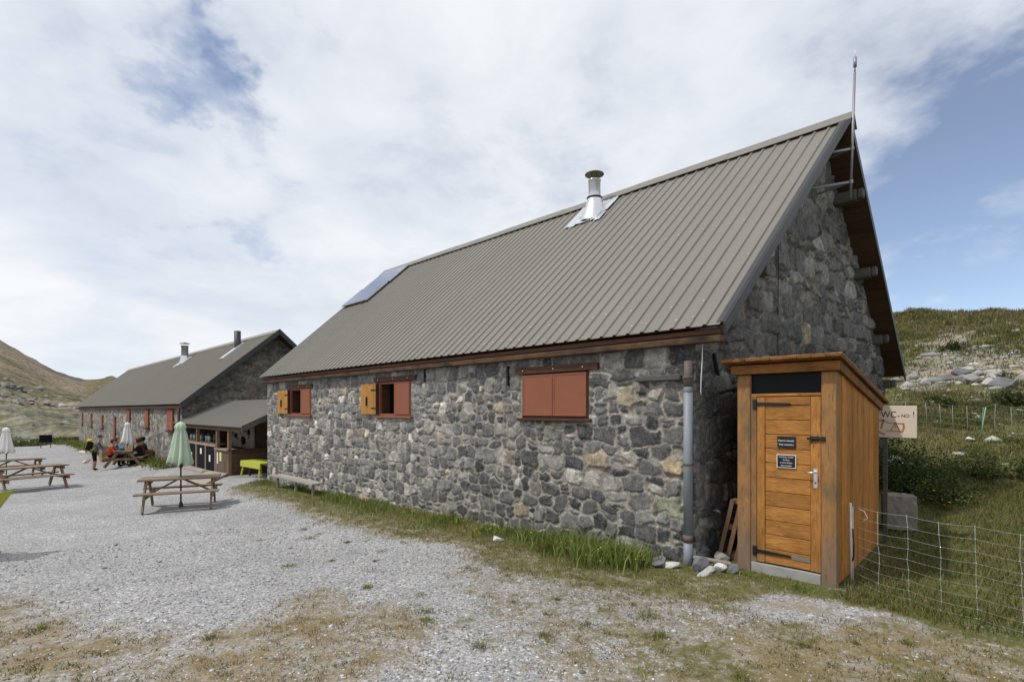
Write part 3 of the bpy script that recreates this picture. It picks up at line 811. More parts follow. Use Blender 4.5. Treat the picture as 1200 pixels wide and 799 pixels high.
def windows():
    for i, (x0, x1, z0, z1) in enumerate(OPEN):
        mb = MB(); w = .035; yd = YW + .35; yf = YW + (.035 if i else -.012)
        mb.bx(x0 + .004, x0 + w, yf, yd, z0 + .004, z1 - .004); mb.bx(x1 - w, x1 - .004, yf, yd, z0 + .004, z1 - .004)
        mb.bx(x0 + w, x1 - w, yf, yd, z0 + .004, z0 + w); mb.bx(x0 + w, x1 - w, yf, yd, z1 - w, z1 - .004)
        win = mb.build('window', M['lintel'], main, .004)
        if i:
            mb = MB(); q = .045; yy = (YW - .02, YW + .03)
            mb.bx(x0 + .003, x0 + q, *yy, z0 + .003, z1 - .003); mb.bx(x1 - q, x1 - .003, *yy, z0 + .003, z1 - .003); mb.bx(x0 + q, x1 - q, *yy, z0 + .003, z0 + q); mb.bx(x0 + q, x1 - q, *yy, z1 - q, z1 - .003)
            mb.build('frame', M['red'], win, .003)
        MB().bx(x0 + w, x1 - w, YW + .24, YW + .246, z0 + w, z1 - w).build('pane', M['glass'], win)
        lx = [(-5.83, -4.22), (-10.17, -8.62), (-14.8, -13.24)][i]
        mb = MB(); mb.bx(lx[0], lx[1], YW - .055, YW + .1, z1 + .005, z1 + .105)
        for bx_ in (lx[0] + .18, (lx[0] + lx[1]) / 2, lx[1] - .25):
            mb.tube([(bx_, YW - .058, z1 + .055), (bx_, YW - .072, z1 + .055)], .014, 8, 1)
        mb.build('lintel', [M['lintel'], M['alu']], win, .01)
        mb = MB(); mb.bx(x0 - .07, x1 + .07, YW - .075, YW + .02, z0 - .045, z0 - .002); mb.build('sill', M['lintel'] if i == 0 else M['red'], win, .008)
        def leaf(a, b, name='shutter', mat=M['red'], y=YW - .03):
            mb = MB(); mb.bx(a, b, y, y + .026, z0 + .035, z1 - .02)
            mb.bx(a, a + .035, y - .006, y, z0 + .035, z1 - .02); mb.bx(b - .035, b, y - .006, y, z0 + .035, z1 - .02)
            mb.bx(a + .035, b - .035, y - .0055, y, z0 + .035, z0 + .065); mb.bx(a + .035, b - .035, y - .0055, y, z1 - .05, z1 - .02)
            return mb.build(name, mat, win, .003)
        xm = (x0 + x1) / 2
        if i == 0:
            leaf(x0 + .03, xm - .004); leaf(xm + .004, x1 - .03)
        else:
            leaf(xm + (.02 if i == 1 else .05), x1 - .03)
            a, b = (-10.68, -10.03) if i == 1 else (-15.37, -14.67)
            mb = MB(); y = YW - .085
            n = 5
            for q in range(n): mb.bx(a + (b - a) * q / n + .003, a + (b - a) * (q + 1) / n, y, y + .022, z0 + .03, z1 - .03)
            sh = mb.build('shutter', M['shutter_in'], win, .002); sh['label'] = 'open ochre shutter folded back flat on the stone wall'
            for q0, q1 in ((z0 + .15, z0 + .18), (z1 - .18, z1 - .15)): MB().bx(b - .2, b + .02, y - .008, y - .001, q0, q1).build('hinge', M['black'], win)
            MB().bx(a + .26, a + .29, y - .03, y - .001, z0 + .22, z0 + .42).build('latch', M['black'], win)
            MB().bx(b + .003, b + .022, y - .01, YW + .02, z0 + .03, z1 - .03).build('shutter_frame', M['lintel'], win)
    # blind beam, downpipe, cables, strap
    MB().bx(-3.6, -2.96, YW - .085, YW + .06, 2.27, 2.345).build('timber_beam', M['purlin'], main, .012)
    mb = MB(); x = -2.86; y = YW - .075
    mb.tube([(x, y, -.12), (x, y, .27)], .056, 16); mb.tube([(x, y, .27), (x, y, .36)], .061, 16, 1); mb.tube([(x, y, .36), (x, y, 2.16)], .056, 16)
    mb.tube([(x, y, 2.16), (x, y, 2.5)], .050, 16, 1); mb.lathe([(.050, 0), (.061, .02), (.061, .06), (.053, .08)], (x, y, 2.10), 16)
    dp = mb.build('downpipe', [M['pipe'], M['pipe_brown']], main)
    mb = MB()
    for z in (1.23, 2.3): mb = MB(); mb.lathe([(.063, -.015), (.066, -.012), (.066, .012), (.063, .015)], (x, y, z), 16); mb.bar((x, y + .05, z), (x, YW + .03, z), .02, .02); mb.build('pipe_clip', M['pipe_brown'], dp)
    mb = MB(); mb.tube([(-2.70, YW - .03, 2.75), (-2.70, YW - .035, 2.5), (-2.715, YW - .03, 2.3), (-2.72, YW - .03, 2.12), (-2.72, YW - .02, 2.08)], .006, 6)
    mb.build('cable', M['white'], main)
    mb = MB(); mb.tube([(XC + .05, YW + .28, 2.08), (XC + .055, YW + .7, 2.0), (XC + .06, YW + 1.3, 1.96)], .009, 6)
    gp = lambda s, z, o=.065: (XC + s * GD.x + GN[0] * o, YW + s * GD.y + GN[1] * o, z)
    mb.tube([gp(2.35, 4.95), gp(2.37, 4.2), gp(2.34, 3.2), gp(2.36, 2.4)], .006, 6)
    mb.build('cable', M['black'], main)
    mb = MB(); mb.bar(gp(.33, 2.62, .07), gp(.44, 2.34, .07), .05, .04); mb.build('vent_strap', M['black'], main, .01)
    mb = MB(); mb.bx(-8.33, -8.31, YW - .05, YW, 2.45, 2.7); mb.build('wall_hook', M['black'], main); mb = MB(); mb.bx(-6.03, -6.0, YW - .06, YW, 2.3, 2.62); mb.build('wall_hook', M['black'], main)
    # little tap on the gable
    mb = MB(); mb.tube([gp(.35, .62, .02), gp(.35, .62, .12), gp(.36, .60, .14)], .018, 8); mb.tube([gp(.35, .62, .09), gp(.60, .62, .10), gp(.9, .60, .06)], .014, 8, 1)
    mb.build('water_tap', [M['zinc_dull'], M['black']], main)
windows()

def antenna():
    b = Vector((-2.03, 9.98, 5.42)); t = Vector((-2.03, 9.98, 7.25))
    p0 = Vector((-1.93, 10.18, 5.45)); p1 = Vector((-1.88, 10.24, 7.55))
    mb = MB(); mb.tube([p0, p1], .02, 10); mb.tube([p1, p1 + Vector((.006, .002, .16))], .012, 8)
    an = mb.build('antenna_mast', M['zinc_dull'], main)
    q = p1 + Vector((.005, .002, .1))
    MB().tube([q, q + Vector((0, 0, .16))], .026, 10).build('antenna_head', M['zinc_dull'], an)
    MB().tube([q + Vector((0, 0, .16)), q + Vector((0, 0, .28))], .006, 6).build('antenna_tip', M['white'], an)
    for z in (5.72, 6.28):
        c = p0.lerp(p1, (z - 5.45) / 2.1); s = c.y - YW
        mb = MB(); w = Vector((XC + s * GD.x + .02, c.y - .22, z - .02))
        mb.bar(w, c, .03, .035); mb.bar(Vector((XC + s * GD.x + .02, c.y + .12, z - .02)), c, .025, .03); mb.lathe([(.03, -.03), (.034, 0), (.03, .03)], c, 10)
        mb.build('mast_bracket', M['zinc_dull'], an)
antenna()

# ------------------------------------------------------------------ toilet cabin
def cabin():
    x0, x1, yf, yb = -2.35, -1.322, 6.32, 8.72
    g = 0.0
    zt = lambda y: 2.36 - (y - yf) * .163
    r = thing('toilet_cabin', ((x0 + x1) / 2, 7.5, 0), 'narrow orange larch wood toilet cabin with sloping roof beside the stone gable', 'cabin')
    # side walls of upright boards
    for nm, xs, th in (('side_wall', x1 - .022, .022), ('side_wall', x0, .022)):
        mb = MB(); n = 18; ys = yf + .10; ye = yb
        for i in range(n):
            a = ys + (ye - ys) * i / n + .0012; b = ys + (ye - ys) * (i + 1) / n - .0035; d = random.uniform(0, .006)
            mb.prism([(xs + d, a, .03), (xs + d, b, .03), (xs + d, b, zt(b) - .02), (xs + d, a, zt(a) - .02)], (th, 0, 0))
        mb.build(nm, M['cab_side'], r, .002)
    mb = MB()
    for i in range(8):
        a = x0 + .03 + (x1 - x0 - .06) * i / 8; b = a + (x1 - x0 - .06) / 8 - .003
        mb.bx(a, b, yb - .03, yb, .03, zt(yb) - .02)
    mb.build('back_wall', M['cab_v'], r, .002)
    # posts
    for a, b in ((x0, x0 + .15), (x1 - .145, x1)):
        mb = MB(); mb.bx(a, b, yf, yf + .12, -.02 if b < -2 else -.04, 2.31); mb.build('post', M['cab_post'], r, .006)
    mb = MB(); mb.bx(x0 + .15, x0 + .215, yf + .012, yf + .1, .1, 2.06); mb.build('door_frame', M['cab_post'], r, .003)
    mb = MB(); mb.bx(x0 + .152, x1 - .147, yf + .015, yf + .10, 2.055, 2.085); mb.build('door_head', M['cab_h'], r, .003)
    # transom window
    mb = MB(); mb.bx(x0 + .152, x1 - .147, yf + .05, yf + .06, 2.087, 2.31); mb.build('transom_window', M['glass'], r)
    # head beam and roof
    mb = MB(); mb.bx(x0 - .06, x1 + .035, yf - .05, yf - .002, 2.315, 2.42); mb.build('head_beam', M['cab_roof'], r, .006)
    for s, xs in ((1, x1 + .001), (-1, x0 - .04)):
        mb = MB(); mb.prism([(xs, yf - .002, 2.315), (xs, yb + .18, zt(yb + .18) - .06), (xs, yb + .18, zt(yb + .18) + .04), (xs, yf - .002, 2.42)], (.038, 0, 0)); mb.build('side_fascia', M['cab_roof'], r, .004)
    mb = MB(); n = 9; xa, xb = x0 - .14, x1 + .075; ya, yb2 = yf - .16, yb + .36
    zr = lambda y: 2.43 - (y - yf) * .163
    for i in range(n):
        a = xa + (xb - xa) * i / n; b = xa + (xb - xa) * (i + 1) / n - .004; j = random.uniform(-.012, .012)
        mb.prism([(a, ya + j, zr(ya)), (b, ya + j, zr(ya)), (b, yb2, zr(yb2)), (a, yb2, zr(yb2))], (0, 0, .028))
    for i in range(n):
        a = xa + .03 + (xb - xa) * i / n; b = min(xb, a + (xb - xa) / n - .004); j = random.uniform(-.008, .008)
        mb.prism([(a, ya + .03 + j, zr(ya + .03) + .03), (b, ya + .03 + j, zr(ya + .03) + .03), (b, yb2, zr(yb2) + .03), (a, yb2, zr(yb2) + .03)], (0, 0, .016), 1)
    mb.build('roof', [M['cab_roof'], M['cab_post']], r, .002)
    # concrete threshold
    MB().bx(x0 + .155, x1 - .15, yf + .004, yf + .3, -.12, .118).build('threshold', M['concrete'], r, .006)
    # door
    dx0, dx1, dz0, dz1 = x0 + .22, x1 - .15, .135, 2.05; yd = yf + .012
    mb = MB()
    mb.bx(dx0, dx0 + .085, yd, yd + .045, dz0, dz1 - .005, 1); mb.bx(dx1 - .098, dx1, yd, yd + .045, dz0, dz1 - .005, 1)
    mb.bx(dx0 + .088, dx1 - .101, yd, yd + .045, dz1 - .095, dz1 - .005, 0)
    n = 11; zz0, zz1 = dz0, dz1 - .10
    for i in range(n):
        a = zz0 + (zz1 - zz0) * i / n + .003; b = zz0 + (zz1 - zz0) * (i + 1) / n - .003
        mb.bx(dx0 + .088, dx1 - .101, yd + .008 + random.uniform(0, .004), yd + .04, a, b, 0)
    door = mb.build('door', [M['cab_h'], M['cab_v']], r, .003)
    for z, L in ((1.965, .36), (.255, .36)):
        mb = MB(); mb.prism([(dx0 - .02, yd - .007, z - .024), (dx0 + L, yd - .007, z - .010), (dx0 + L, yd - .007, z + .010), (dx0 - .02, yd - .007, z + .024)], (0, .005, 0))
        mb.bx(dx0 - .045, dx0 - .005, yd - .016, yd - .002, z - .055, z + .055)
        mb.build('hinge', M['black'], door)
    MB().bx(dx0 + .37, dx1 - .105, yd + .001, yd + .006, .225, .265).build('kick_strip', M['zinc_dull'], door)
    mb = MB(); z = 1.585; mb.bx(dx1 - .105, dx1 - .015, yd - .016, yd - .001, z - .026, z + .026); mb.bx(dx1 + .004, dx1 + .045, yf - .016, yf - .001, z - .024, z + .024)
    mb.tube([(dx1 - .13, yd - .018, z), (dx1 + .035, yd - .018, z)], .010, 8); mb.tube([(dx1 - .085, yd - .018, z), (dx1 - .085, yd - .03, z - .045)], .007, 6)
    mb.build('bolt', M['black'], door)
    mb = MB(); z = 1.16; xm = dx1 - .05
    mb.bx(xm - .019, xm + .019, yd - .006, yd - .0005, z - .11, z + .10); mb.tube([(xm, yd - .004, z + .06), (xm, yd - .05, z + .06), (xm - .02, yd - .055, z + .06), (xm - .09, yd - .052, z + .055)], .010, 8)
    mb.tube([(xm, yd - .006, z - .055), (xm, yd - .010, z - .055)], .010, 8, 1)
    mb.build('handle', [M['zinc'], M['black']], door)
    rot = Matrix.Rotation(R(90), 3, 'X')
    xs = dx0 + .315
    p1 = MB().bx(xs - .095, xs + .095, yd - .004, yd + .007, 1.468, 1.60).build('notice_plate', M['sign_black'], door, .01)
    text_mesh('Réservé clientèle', .029, (xs, yd - .0055, 1.552), rot, M['ink'], p1, sx=.82); text_mesh('Only customers', .029, (xs, yd - .0055, 1.508), rot, M['ink'], p1, sx=.82)
    mb = MB(); mb.bx(xs - .10, xs + .10, yd - .004, yd + .007, 1.245, 1.395); mb.bx(xs - .092, xs + .092, yd - .006, yd - .0042, 1.253, 1.387, 1)
    p2 = mb.build('notice_plate', [M['white'], M['sign_black']], door)
    p2['label'] = 'lower black notice with a white rim and four lines of writing'
    for i, (t, s) in enumerate((('Interdiction de jeter', .022), ('les filtres', .022), ('et autres déchets', .022), ('dans la cuvette', .022))):
        text_mesh(t, s, (xs, yd - .0075, 1.368 - i * .032), rot, M['ink'], p2, sx=.82)
    # hand painted WC board nailed to the rear corner
    s = thing('toilet_sign', (-1.1, 8.8, 1.5), 'cream board hand lettered WC beside the rear corner of the wooden cabin', 'sign')
    bd = MB().bx(-1.375, -.905, 8.80, 8.818, 1.515, 1.955).build('sign_board', M['cream'], s, .004)
    MB().bx(-1.285, -1.235, 8.82, 8.86, gz(-1.26, 8.84) - .1, 1.93).build('sign_post', M['purlin'], s)
    text_mesh('WC', .12, (-1.215, 8.7985, 1.83), rot, M['marker'], bd, sx=.85); text_mesh('-', .10, (-1.105, 8.7985, 1.82), rot, M['marker'], bd)
    text_mesh('NO', .065, (-1.03, 8.7985, 1.815), rot, M['marker'], bd, sx=.9); text_mesh('!', .10, (-.94, 8.7985, 1.835), rot, M['marker'], bd)
    mb = MB(); Yp = 8.797
    def stroke(pts, w, mat):
        for a, b in zip(pts[:-1], pts[1:]): mb.bar((a[0], Yp, a[1]), (b[0], Yp, b[1]), w, .002, mat, up=(0, 1, 0))
    stroke([(-1.325, 1.75), (-1.27, 1.76), (-1.29, 1.69), (-1.30, 1.64)], .022, 1); stroke([(-1.27, 1.755), (-1.22, 1.72), (-1.05, 1.71)], .012, 1)
    stroke([(-1.05, 1.715), (-1.045, 1.66), (-1.07, 1.59)], .02, 1); stroke([(-1.07, 1.6), (-1.2, 1.61), (-1.24, 1.60)], .012, 1); stroke([(-1.335, 1.60), (-1.30, 1.575), (-1.265, 1.565), (-1.27, 1.545)], .018, 1)
    stroke([(-1.19, 1.62), (-1.14, 1.72), (-1.085, 1.60)], .006, 0); stroke([(-1.14, 1.7), (-1.142, 1.64)], .01, 1)
    mb.build('painted_arrow', [M['marker'], M['rust_ink']], bd)
cabin()

# ------------------------------------------------------------------ far building
def far_building():
    x0, x1 = -58.2, -25.84; ez, rz, ry = 2.15, 5.70, 10.05; yw = 6.17; ey = 5.95
    r = thing('far_stone_building', (-42, 10, -.8), 'long low stone building at the far end with dark roof and narrow red shutters', 'building')
    SLf = (rz - ez) / (ry - ey)
    rg = np.random.default_rng(21)
    st = sites_for(0, 32.4, -1.4, 2.3, rg, .17, .3, None, 0, PAL_F)
    us = np.linspace(0, x1 - x0, 620)
    stone_wall('wall', r, (x0, yw, 0), (1, 0, 0), (0, -1, 0), us, lambda u: 2.1, -1.5, 60, st, .035, (.27, .25, .215), 500, M['stone_far'])
    LG = 8.0
    topf = lambda u: min(ez - .08 + (yw + u - ey) * SLf, rz - .08 - (yw + u - ry) * SLf if yw + u > ry else 99)
    st2 = sites_for(0, LG, -1, 6, rg, .09, .18, lambda u: 1.6, 0, PAL_F); st2 = (st2[0], st2[1] * .7, st2[2], st2[3])
    us = np.linspace(0, LG, 180)
    stone_wall('wall', r, (x1, yw, 0), (0, 1, 0), (1, 0, 0), us, topf, -1, 130, st2, .03, (.14, .128, .11), 600, M['stone_far'])
    stone_wall('wall', r, (x0, yw, 0), (0, 1, 0), (-1, 0, 0), np.linspace(0, LG, 60), topf, -1.5, 50, st2, .05, (.16, .14, .12), 610, M['stone_far'])
    stone_wall('wall', r, (x0, yw + LG, 0), (1, 0, 0), (0, 1, 0), np.linspace(0, x1 - x0, 150), lambda u: 2.1, -1.5, 20, st, .05, (.2, .2, .18), 620, M['stone_far'])
    o, nf = metal_roof('roof', r, (x0 - 1.2, ey, ez), (-25.1, ey, ez), (x0 - 2.2, ry, rz), (-25.15, ry, rz), .25, M['sheet_dark'], rib=.03, deck=M['soffit'])
    yb = 14.35; zb = rz - (yb - ry) * SLf
    o2, nb = metal_roof('roof', r, (x0 - 1.2, yb, zb), (-25.1, yb, zb), (x0 - 2.2, ry, rz), (-25.15, ry, rz), .25, M['sheet_dark'], rib=.03, deck=M['soffit'])
    mb = MB()
    for s in (-1, 1): mb.prism([(x0 - 2.2, ry, rz + .06), (-25.1, ry, rz + .06), (-25.1, ry + s * .22, rz + .06 - .22 * SLf), (x0 - 2.2, ry + s * .22, rz + .06 - .22 * SLf)], (0, 0, -.012))
    mb.build('ridge_cap', M['sheet_dark'], o)
    mb = MB()
    for (e, t, nn) in (((-25.1, ey, ez), (-25.15, ry, rz), nf), ((-25.1, yb, zb), (-25.15, ry, rz), nb)):
        e = Vector(e); t = Vector(t); d = Vector((0, 0, -.2)); mb.prism([e + nn * .05, t + nn * .05, t + d, e + d], (.03, 0, 0))
    mb.build('verge_trim', M['trim'], o)
    mb = MB(); mb.bx(x0 - 1.0, -25.2, ey + .05, ey + .14, ez - .2, ez - .08); mb.build('eave_beam', M['lintel'], r)
    # openings: x, z0, z1, width
    for (x, z0, z1, w, door) in ((-55.9, .68, 1.61, .62, 0), (-50.98, .65, 1.57, .62, 0), (-46.1, .63, 1.48, .7, 0), (-41.4, .15, 1.41, .62, 1), (-36.87, .98, 1.9, .72, 0), (-32.23, 1.0, 1.9, .78, 0), (-27.57, .98, 1.9, 1.0, 0)):
        mb = MB(); mb.bx(x - w / 2 - .05, x + w / 2 + .05, yw - .045, yw + .02, z0 - .05, z1 + .05)
        wn = mb.build('door' if door else 'window', M['lintel'], r)
        if door:
            MB().bx(x - w / 2, x + w / 2, yw - .085, yw - .048, z0, z1).build('door_panel', M['red'], wn, .004)
        else:
            for a, b in ((x - w / 2, x - .01), (x + .01, x + w / 2)):
                mb = MB(); mb.bx(a, b, yw - .085, yw - .048, z0, z1); mb.bx(a + .05, b - .05, yw - .092, yw - .086, z0 + .15, z0 + .21); mb.bx(a + .05, b - .05, yw - .092, yw - .086, z1 - .21, z1 - .15); mb.build('shutter', M['red'], wn, .004)
            MB().bx(x - w / 2 - .1, x + w / 2 + .1, yw - .13, yw, z0 - .11, z0 - .052).build('sill', M['lintel'], wn)
    zz = lambda y: ez + (y - ey) * SLf
    P = Vector((-38.04, 9.24, zz(9.24)))
    mb = MB(); mb.lathe([(.34, -.2), (.25, .15), (.22, .35)], P, 16, 1); mb.lathe([(.2, .3), (.2, .95), (.23, .96), (.23, 1.0), (.001, 1.0)], P, 16)
    ch = mb.build('chimney_flue', [M['zinc_dull'], M['zinc']], o)
    MB().lathe([(.001, 1.22), (.30, 1.14), (.30, 1.12), (.001, 1.16)], P, 16).build('rain_cap', M['zinc_dull'], ch)
    mb = MB()
    for i in range(3): mb.prism([(-38.9 + i * .5, 8.75 + .1 * i, zz(8.75 + .1 * i) + .07), (-38.4 + i * .5, 8.75 + .1 * i, zz(8.75 + .1 * i) + .07), (-38.4 + i * .5, 9.5, zz(9.5) + .07), (-38.9 + i * .5, 9.5, zz(9.5) + .07)], (0, 0, -.02))
    mb.build('flashing', M['zinc'], ch)
    P = Vector((-28.86, 9.39, zz(9.39))); mb = MB(); mb.lathe([(.16, -.2), (.16, .85), (.001, .85)], P, 14); mb.build('chimney_pipe', M['pole'], o)
    # long rooflight
    mb = MB(); off = nf * .07
    c = [Vector((-28.95, 8.58, zz(8.58))) + off, Vector((-28.35, 8.58, zz(8.58))) + off, Vector((-28.35, 9.6, zz(9.6))) + off, Vector((-28.95, 9.6, zz(9.6))) + off]
    mb.prism(c, -nf * .06); sk = mb.build('rooflight', M['alu'], o)
    cc = sum(c, Vector()) / 4
    MB().prism([p + (cc - p) * .08 + nf * .006 for p in c], -nf * .004).build('pane', M['bottle_pale'], sk)
    MB().tube([(-25.86, 6.05, 2.0), (-25.7, 6.02, 1.8), (-25.7, 6.02, -.5)], .05, 10).build('downpipe', M['pole'], r)
far_building()

# ------------------------------------------------------------------ lean-to bar
def lean_to():
    r = thing('lean_to_bar', (-22, 6.6, -.4), 'open timber bar lean-to with grey metal roof between the two stone buildings', 'kiosk')
    ey, ez, ty, tz = 5.88, 1.33, 7.95, 2.30
    metal_roof('roof', r, (-26.2, ey, ez), (-17.7, ey, ez), (-26.2, ty, tz), (-17.7, ty, tz), .2, M['sheet'], rib=.02, deck=M['soffit'])
    mb = MB(); mb.prism([(-17.7, ey - .01, ez + .05), (-17.7, ty, tz + .05), (-17.7, ty, tz - .16), (-17.7, ey - .01, ez - .14)], (.03, 0, 0)); mb.build('verge_trim', M['purlin'], r, .004)
    MB().bx(-26.1, -17.75, 5.96, 6.06, 1.17, 1.27).build('eave_beam', M['bar_wood'], r, .006)
    for y in (6.7, 7.5):
        z = ez + (y - ey) * .4686
        mb = MB(); mb.bx(-26, -17.55, y, y + .13, z - .25, z - .085); mb.build('purlin', M['purlin'], r, .01)
    for x in (-25.5, -23.05, -20.65, -19.4):
        MB().bx(x - .05, x + .05, 6.0, 6.11, gz(x, 6.05) - .1, 1.16).build('post', M['bar_post'], r, .006)
    # back and side boards
    mb = MB(); n = 12
    for i in range(n):
        z0 = -.55 + i * .21; mb.bx(-26, -18.2, 7.86, 7.89, z0, z0 + .205)
    mb.build('back_wall', M['bar_wood'], r)
    mb = MB()
    for i in range(6):
        z0 = -.45 + i * .165; mb.bx(-19.37, -19.34, 6.12, 7.86, z0, z0 + .16)
    mb.build('side_wall', M['bar_wood'], r, .004)
    MB().bx(-24.9, -22.1, 7.81, 7.855, .30, 1.6).build('back_panel', M['cream'], r)
    # glazed front boards
    mb = MB(); zt = .55; zb = -.36
    for x in (-25.35, -24.2, -23.1, -21.9, -20.75): mb.bx(x - .04, x + .04, 5.985, 6.045, zb, zt)
    mb.bx(-25.4, -20.7, 5.98, 6.05, zt, zt + .08); mb.bx(-25.4, -20.7, 5.98, 6.05, zb - .07, zb)
    fr = mb.build('front_frame', M['pale_frame'], r, .004)
    mb = MB(); mb.bx(-25.35, -20.75, 6.012, 6.025, zb, zt); mb.build('blackboard', M['slate'], fr)
    for q in ((-23.9, -23.68, 0, .2), (-22.6, -22.4, .2, .42), (-21.5, -21.34, -.02, .22)): MB().bx(q[0], q[1], 6.003, 6.008, q[2], q[3]).build('notice', M['white'], fr)
    MB().bx(-25.5, -20.6, 6.06, 6.55, .62, .66).build('counter', M['bar_wood'], r, .004)
    mb = MB()
    for i in range(7): mb.bx(-20.58 + i * .16, -20.43 + i * .16, 5.99, 6.02, -.38, .46)
    ds = mb.build('bar_door', M['bar_door'], r, .003)
    MB().bx(-20.2, -20.0, 5.975, 5.986, .08, .40).build('notice', M['notice'], ds); MB().bx(-20.48, -20.36, 5.975, 5.986, -.02, .38).build('notice', M['white'], ds)
    MB().bx(-20.65, -19.35, 5.93, 6.4, .475, .515).build('counter', M['pale_frame'], r, .004)
    # shelf and things hung on the pale panel
    MB().bx(-25.8, -24.95, 7.5, 7.85, .95, .98).build('shelf', M['bar_wood'], r)
    kinds = [('bottle', 'dark green wine bottle standing on the bar counter', M['bottle_green'], [(.04, 0), (.04, .2), (.015, .27), (.015, .33)]),
             ('bottle', 'brown beer bottle standing on the bar counter', M['bottle_brown'], [(.035, 0), (.035, .16), (.013, .22), (.013, .26)]),
             ('jar', 'pale glass jar standing on the bar counter', M['bottle_pale'], [(.06, 0), (.065, .18), (.05, .2), (.05, .22)])]
    protos = {}
    for i in range(16):
        nm, lb, mt, pr = kinds[[2, 2, 0, 2, 1, 2, 0][i % 7]]
        x = -25.1 + i * .27 + random.uniform(-.05, .05)
        if lb not in protos:
            mb = MB(); mb.lathe([(.001, 0)] + pr + [(.001, pr[-1][1])], (0, 0, 0), 10)
            o = mb.build(nm, mt, None); tag(o, lb, nm, 'glassware on the bar counter'); protos[lb] = o
        else:
            o = protos[lb].copy(); COL.objects.link(o)
        o.location = (x, 6.3 + random.uniform(-.1, .12), .66)
    for i, (x, z, w, h) in enumerate(((-24.5, .98, .14, .3), (-24.1, .8, .2, .2), (-23.55, 1.05, .3, .2), (-23.2, .62, .34, .16), (-22.6, .95, .14, .38))):
        mb = MB()
        if i % 2: mb.lathe([(.001, 0), (w / 2, .01), (w / 2, .03), (.001, .035)], (0, 0, 0), 14); mb.bar((0, 0, .015), (w / 2 + h, 0, .015), .02, .012)
        else: mb.bx(-w / 2, w / 2, -.03, .03, -h * .2, h * .3); mb.tube([(0, 0, -h * .2), (0, 0, -h * .7)], .014, 6); mb.tube([(0, 0, h * .3), (0, 0, h * .45)], .014, 6)
        o = mb.build('pan' if i % 2 else 'utensil', M['black'], None)
        if i % 2: o.rotation_euler = (R(90), R(40 * i), 0)
        o.location = (x, 7.77, z)
        tag(o, ['black whisk hanging high beside the bar post', 'small black pan hanging on the pale panel', 'flat black strainer hanging high on the pale panel', 'wide black pan hanging low on the pale panel', 'long black ladle at the right end of the panel'][i], 'pan' if i % 2 else 'utensil', 'kitchen tools hung behind the bar')
lean_to()

def slab(name, pts, z, h, mat, label, cat):
    mb = MB(); mb.prism([(x, y, gz(x, y) - .1) for x, y in pts], (0, 0, h + .1)); o = mb.build(name, mat, None, .01)
    return tag(o, label, cat)
slab('concrete_slab', [(-19.6, 4.8), (-21.6, 6.0), (-19.3, 5.97), (-17.9, 4.9)], -.4, .09, M['concrete_pale'], 'pale flat concrete slab on the ground before the bar', 'slab')
slab('doorstep', [(-24.4, 5.75), (-24.4, 5.97), (-21.4, 5.97), (-21.4, 5.75)], -.4, .1, M['concrete_pale'], 'narrow concrete step below the blackboards of the bar', 'step')

# ------------------------------------------------------------------ picnic tables, parasols, benches
def picnic_table():
    """table about its own origin, length along x"""
    r = thing('picnic_table', (0, 0, 0), 'x', 'picnic table', 'wooden picnic tables on the gravel plaza')
    mb = MB()
    for i in range(5): mb.bx(-.94 + random.uniform(-.01, .01), .94 + random.uniform(-.01, .01), -.375 + i * .151, -.375 + i * .151 + .142, .71, .75)
    mb.build('tabletop', M['table'], r, .005, True)
    for s in (-1, 1):
        mb = MB()
        for i in range(2): mb.bx(-.95, .95, s * (.56 + i * .145) - .068, s * (.56 + i * .145) + .068, .42, .46)
        mb.build('bench', M['table'], r, .005, True)
    for sx in (-1, 1):
        x = sx * .76
        for s in (-1, 1):
            mb = MB(); mb.bar((x, s * .72, 0), (x, s * .20, .71), .045, .12, up=(0, 1, 0)); mb.build('leg', M['table'], r, .004, True)
        mb = MB(); mb.bx(x + .024, x + .066, -.76, .76, .31, .41); mb.bx(x + .024, x + .066, -.36, .36, .61, .705); mb.build('crossbeam', M['table'], r, .004, True)
        mb = MB(); mb.bar((x - sx * .02, 0, .36), (sx * .05, 0, .70), .09, .04); mb.build('brace', M['table'], r, .004, True)
    return r
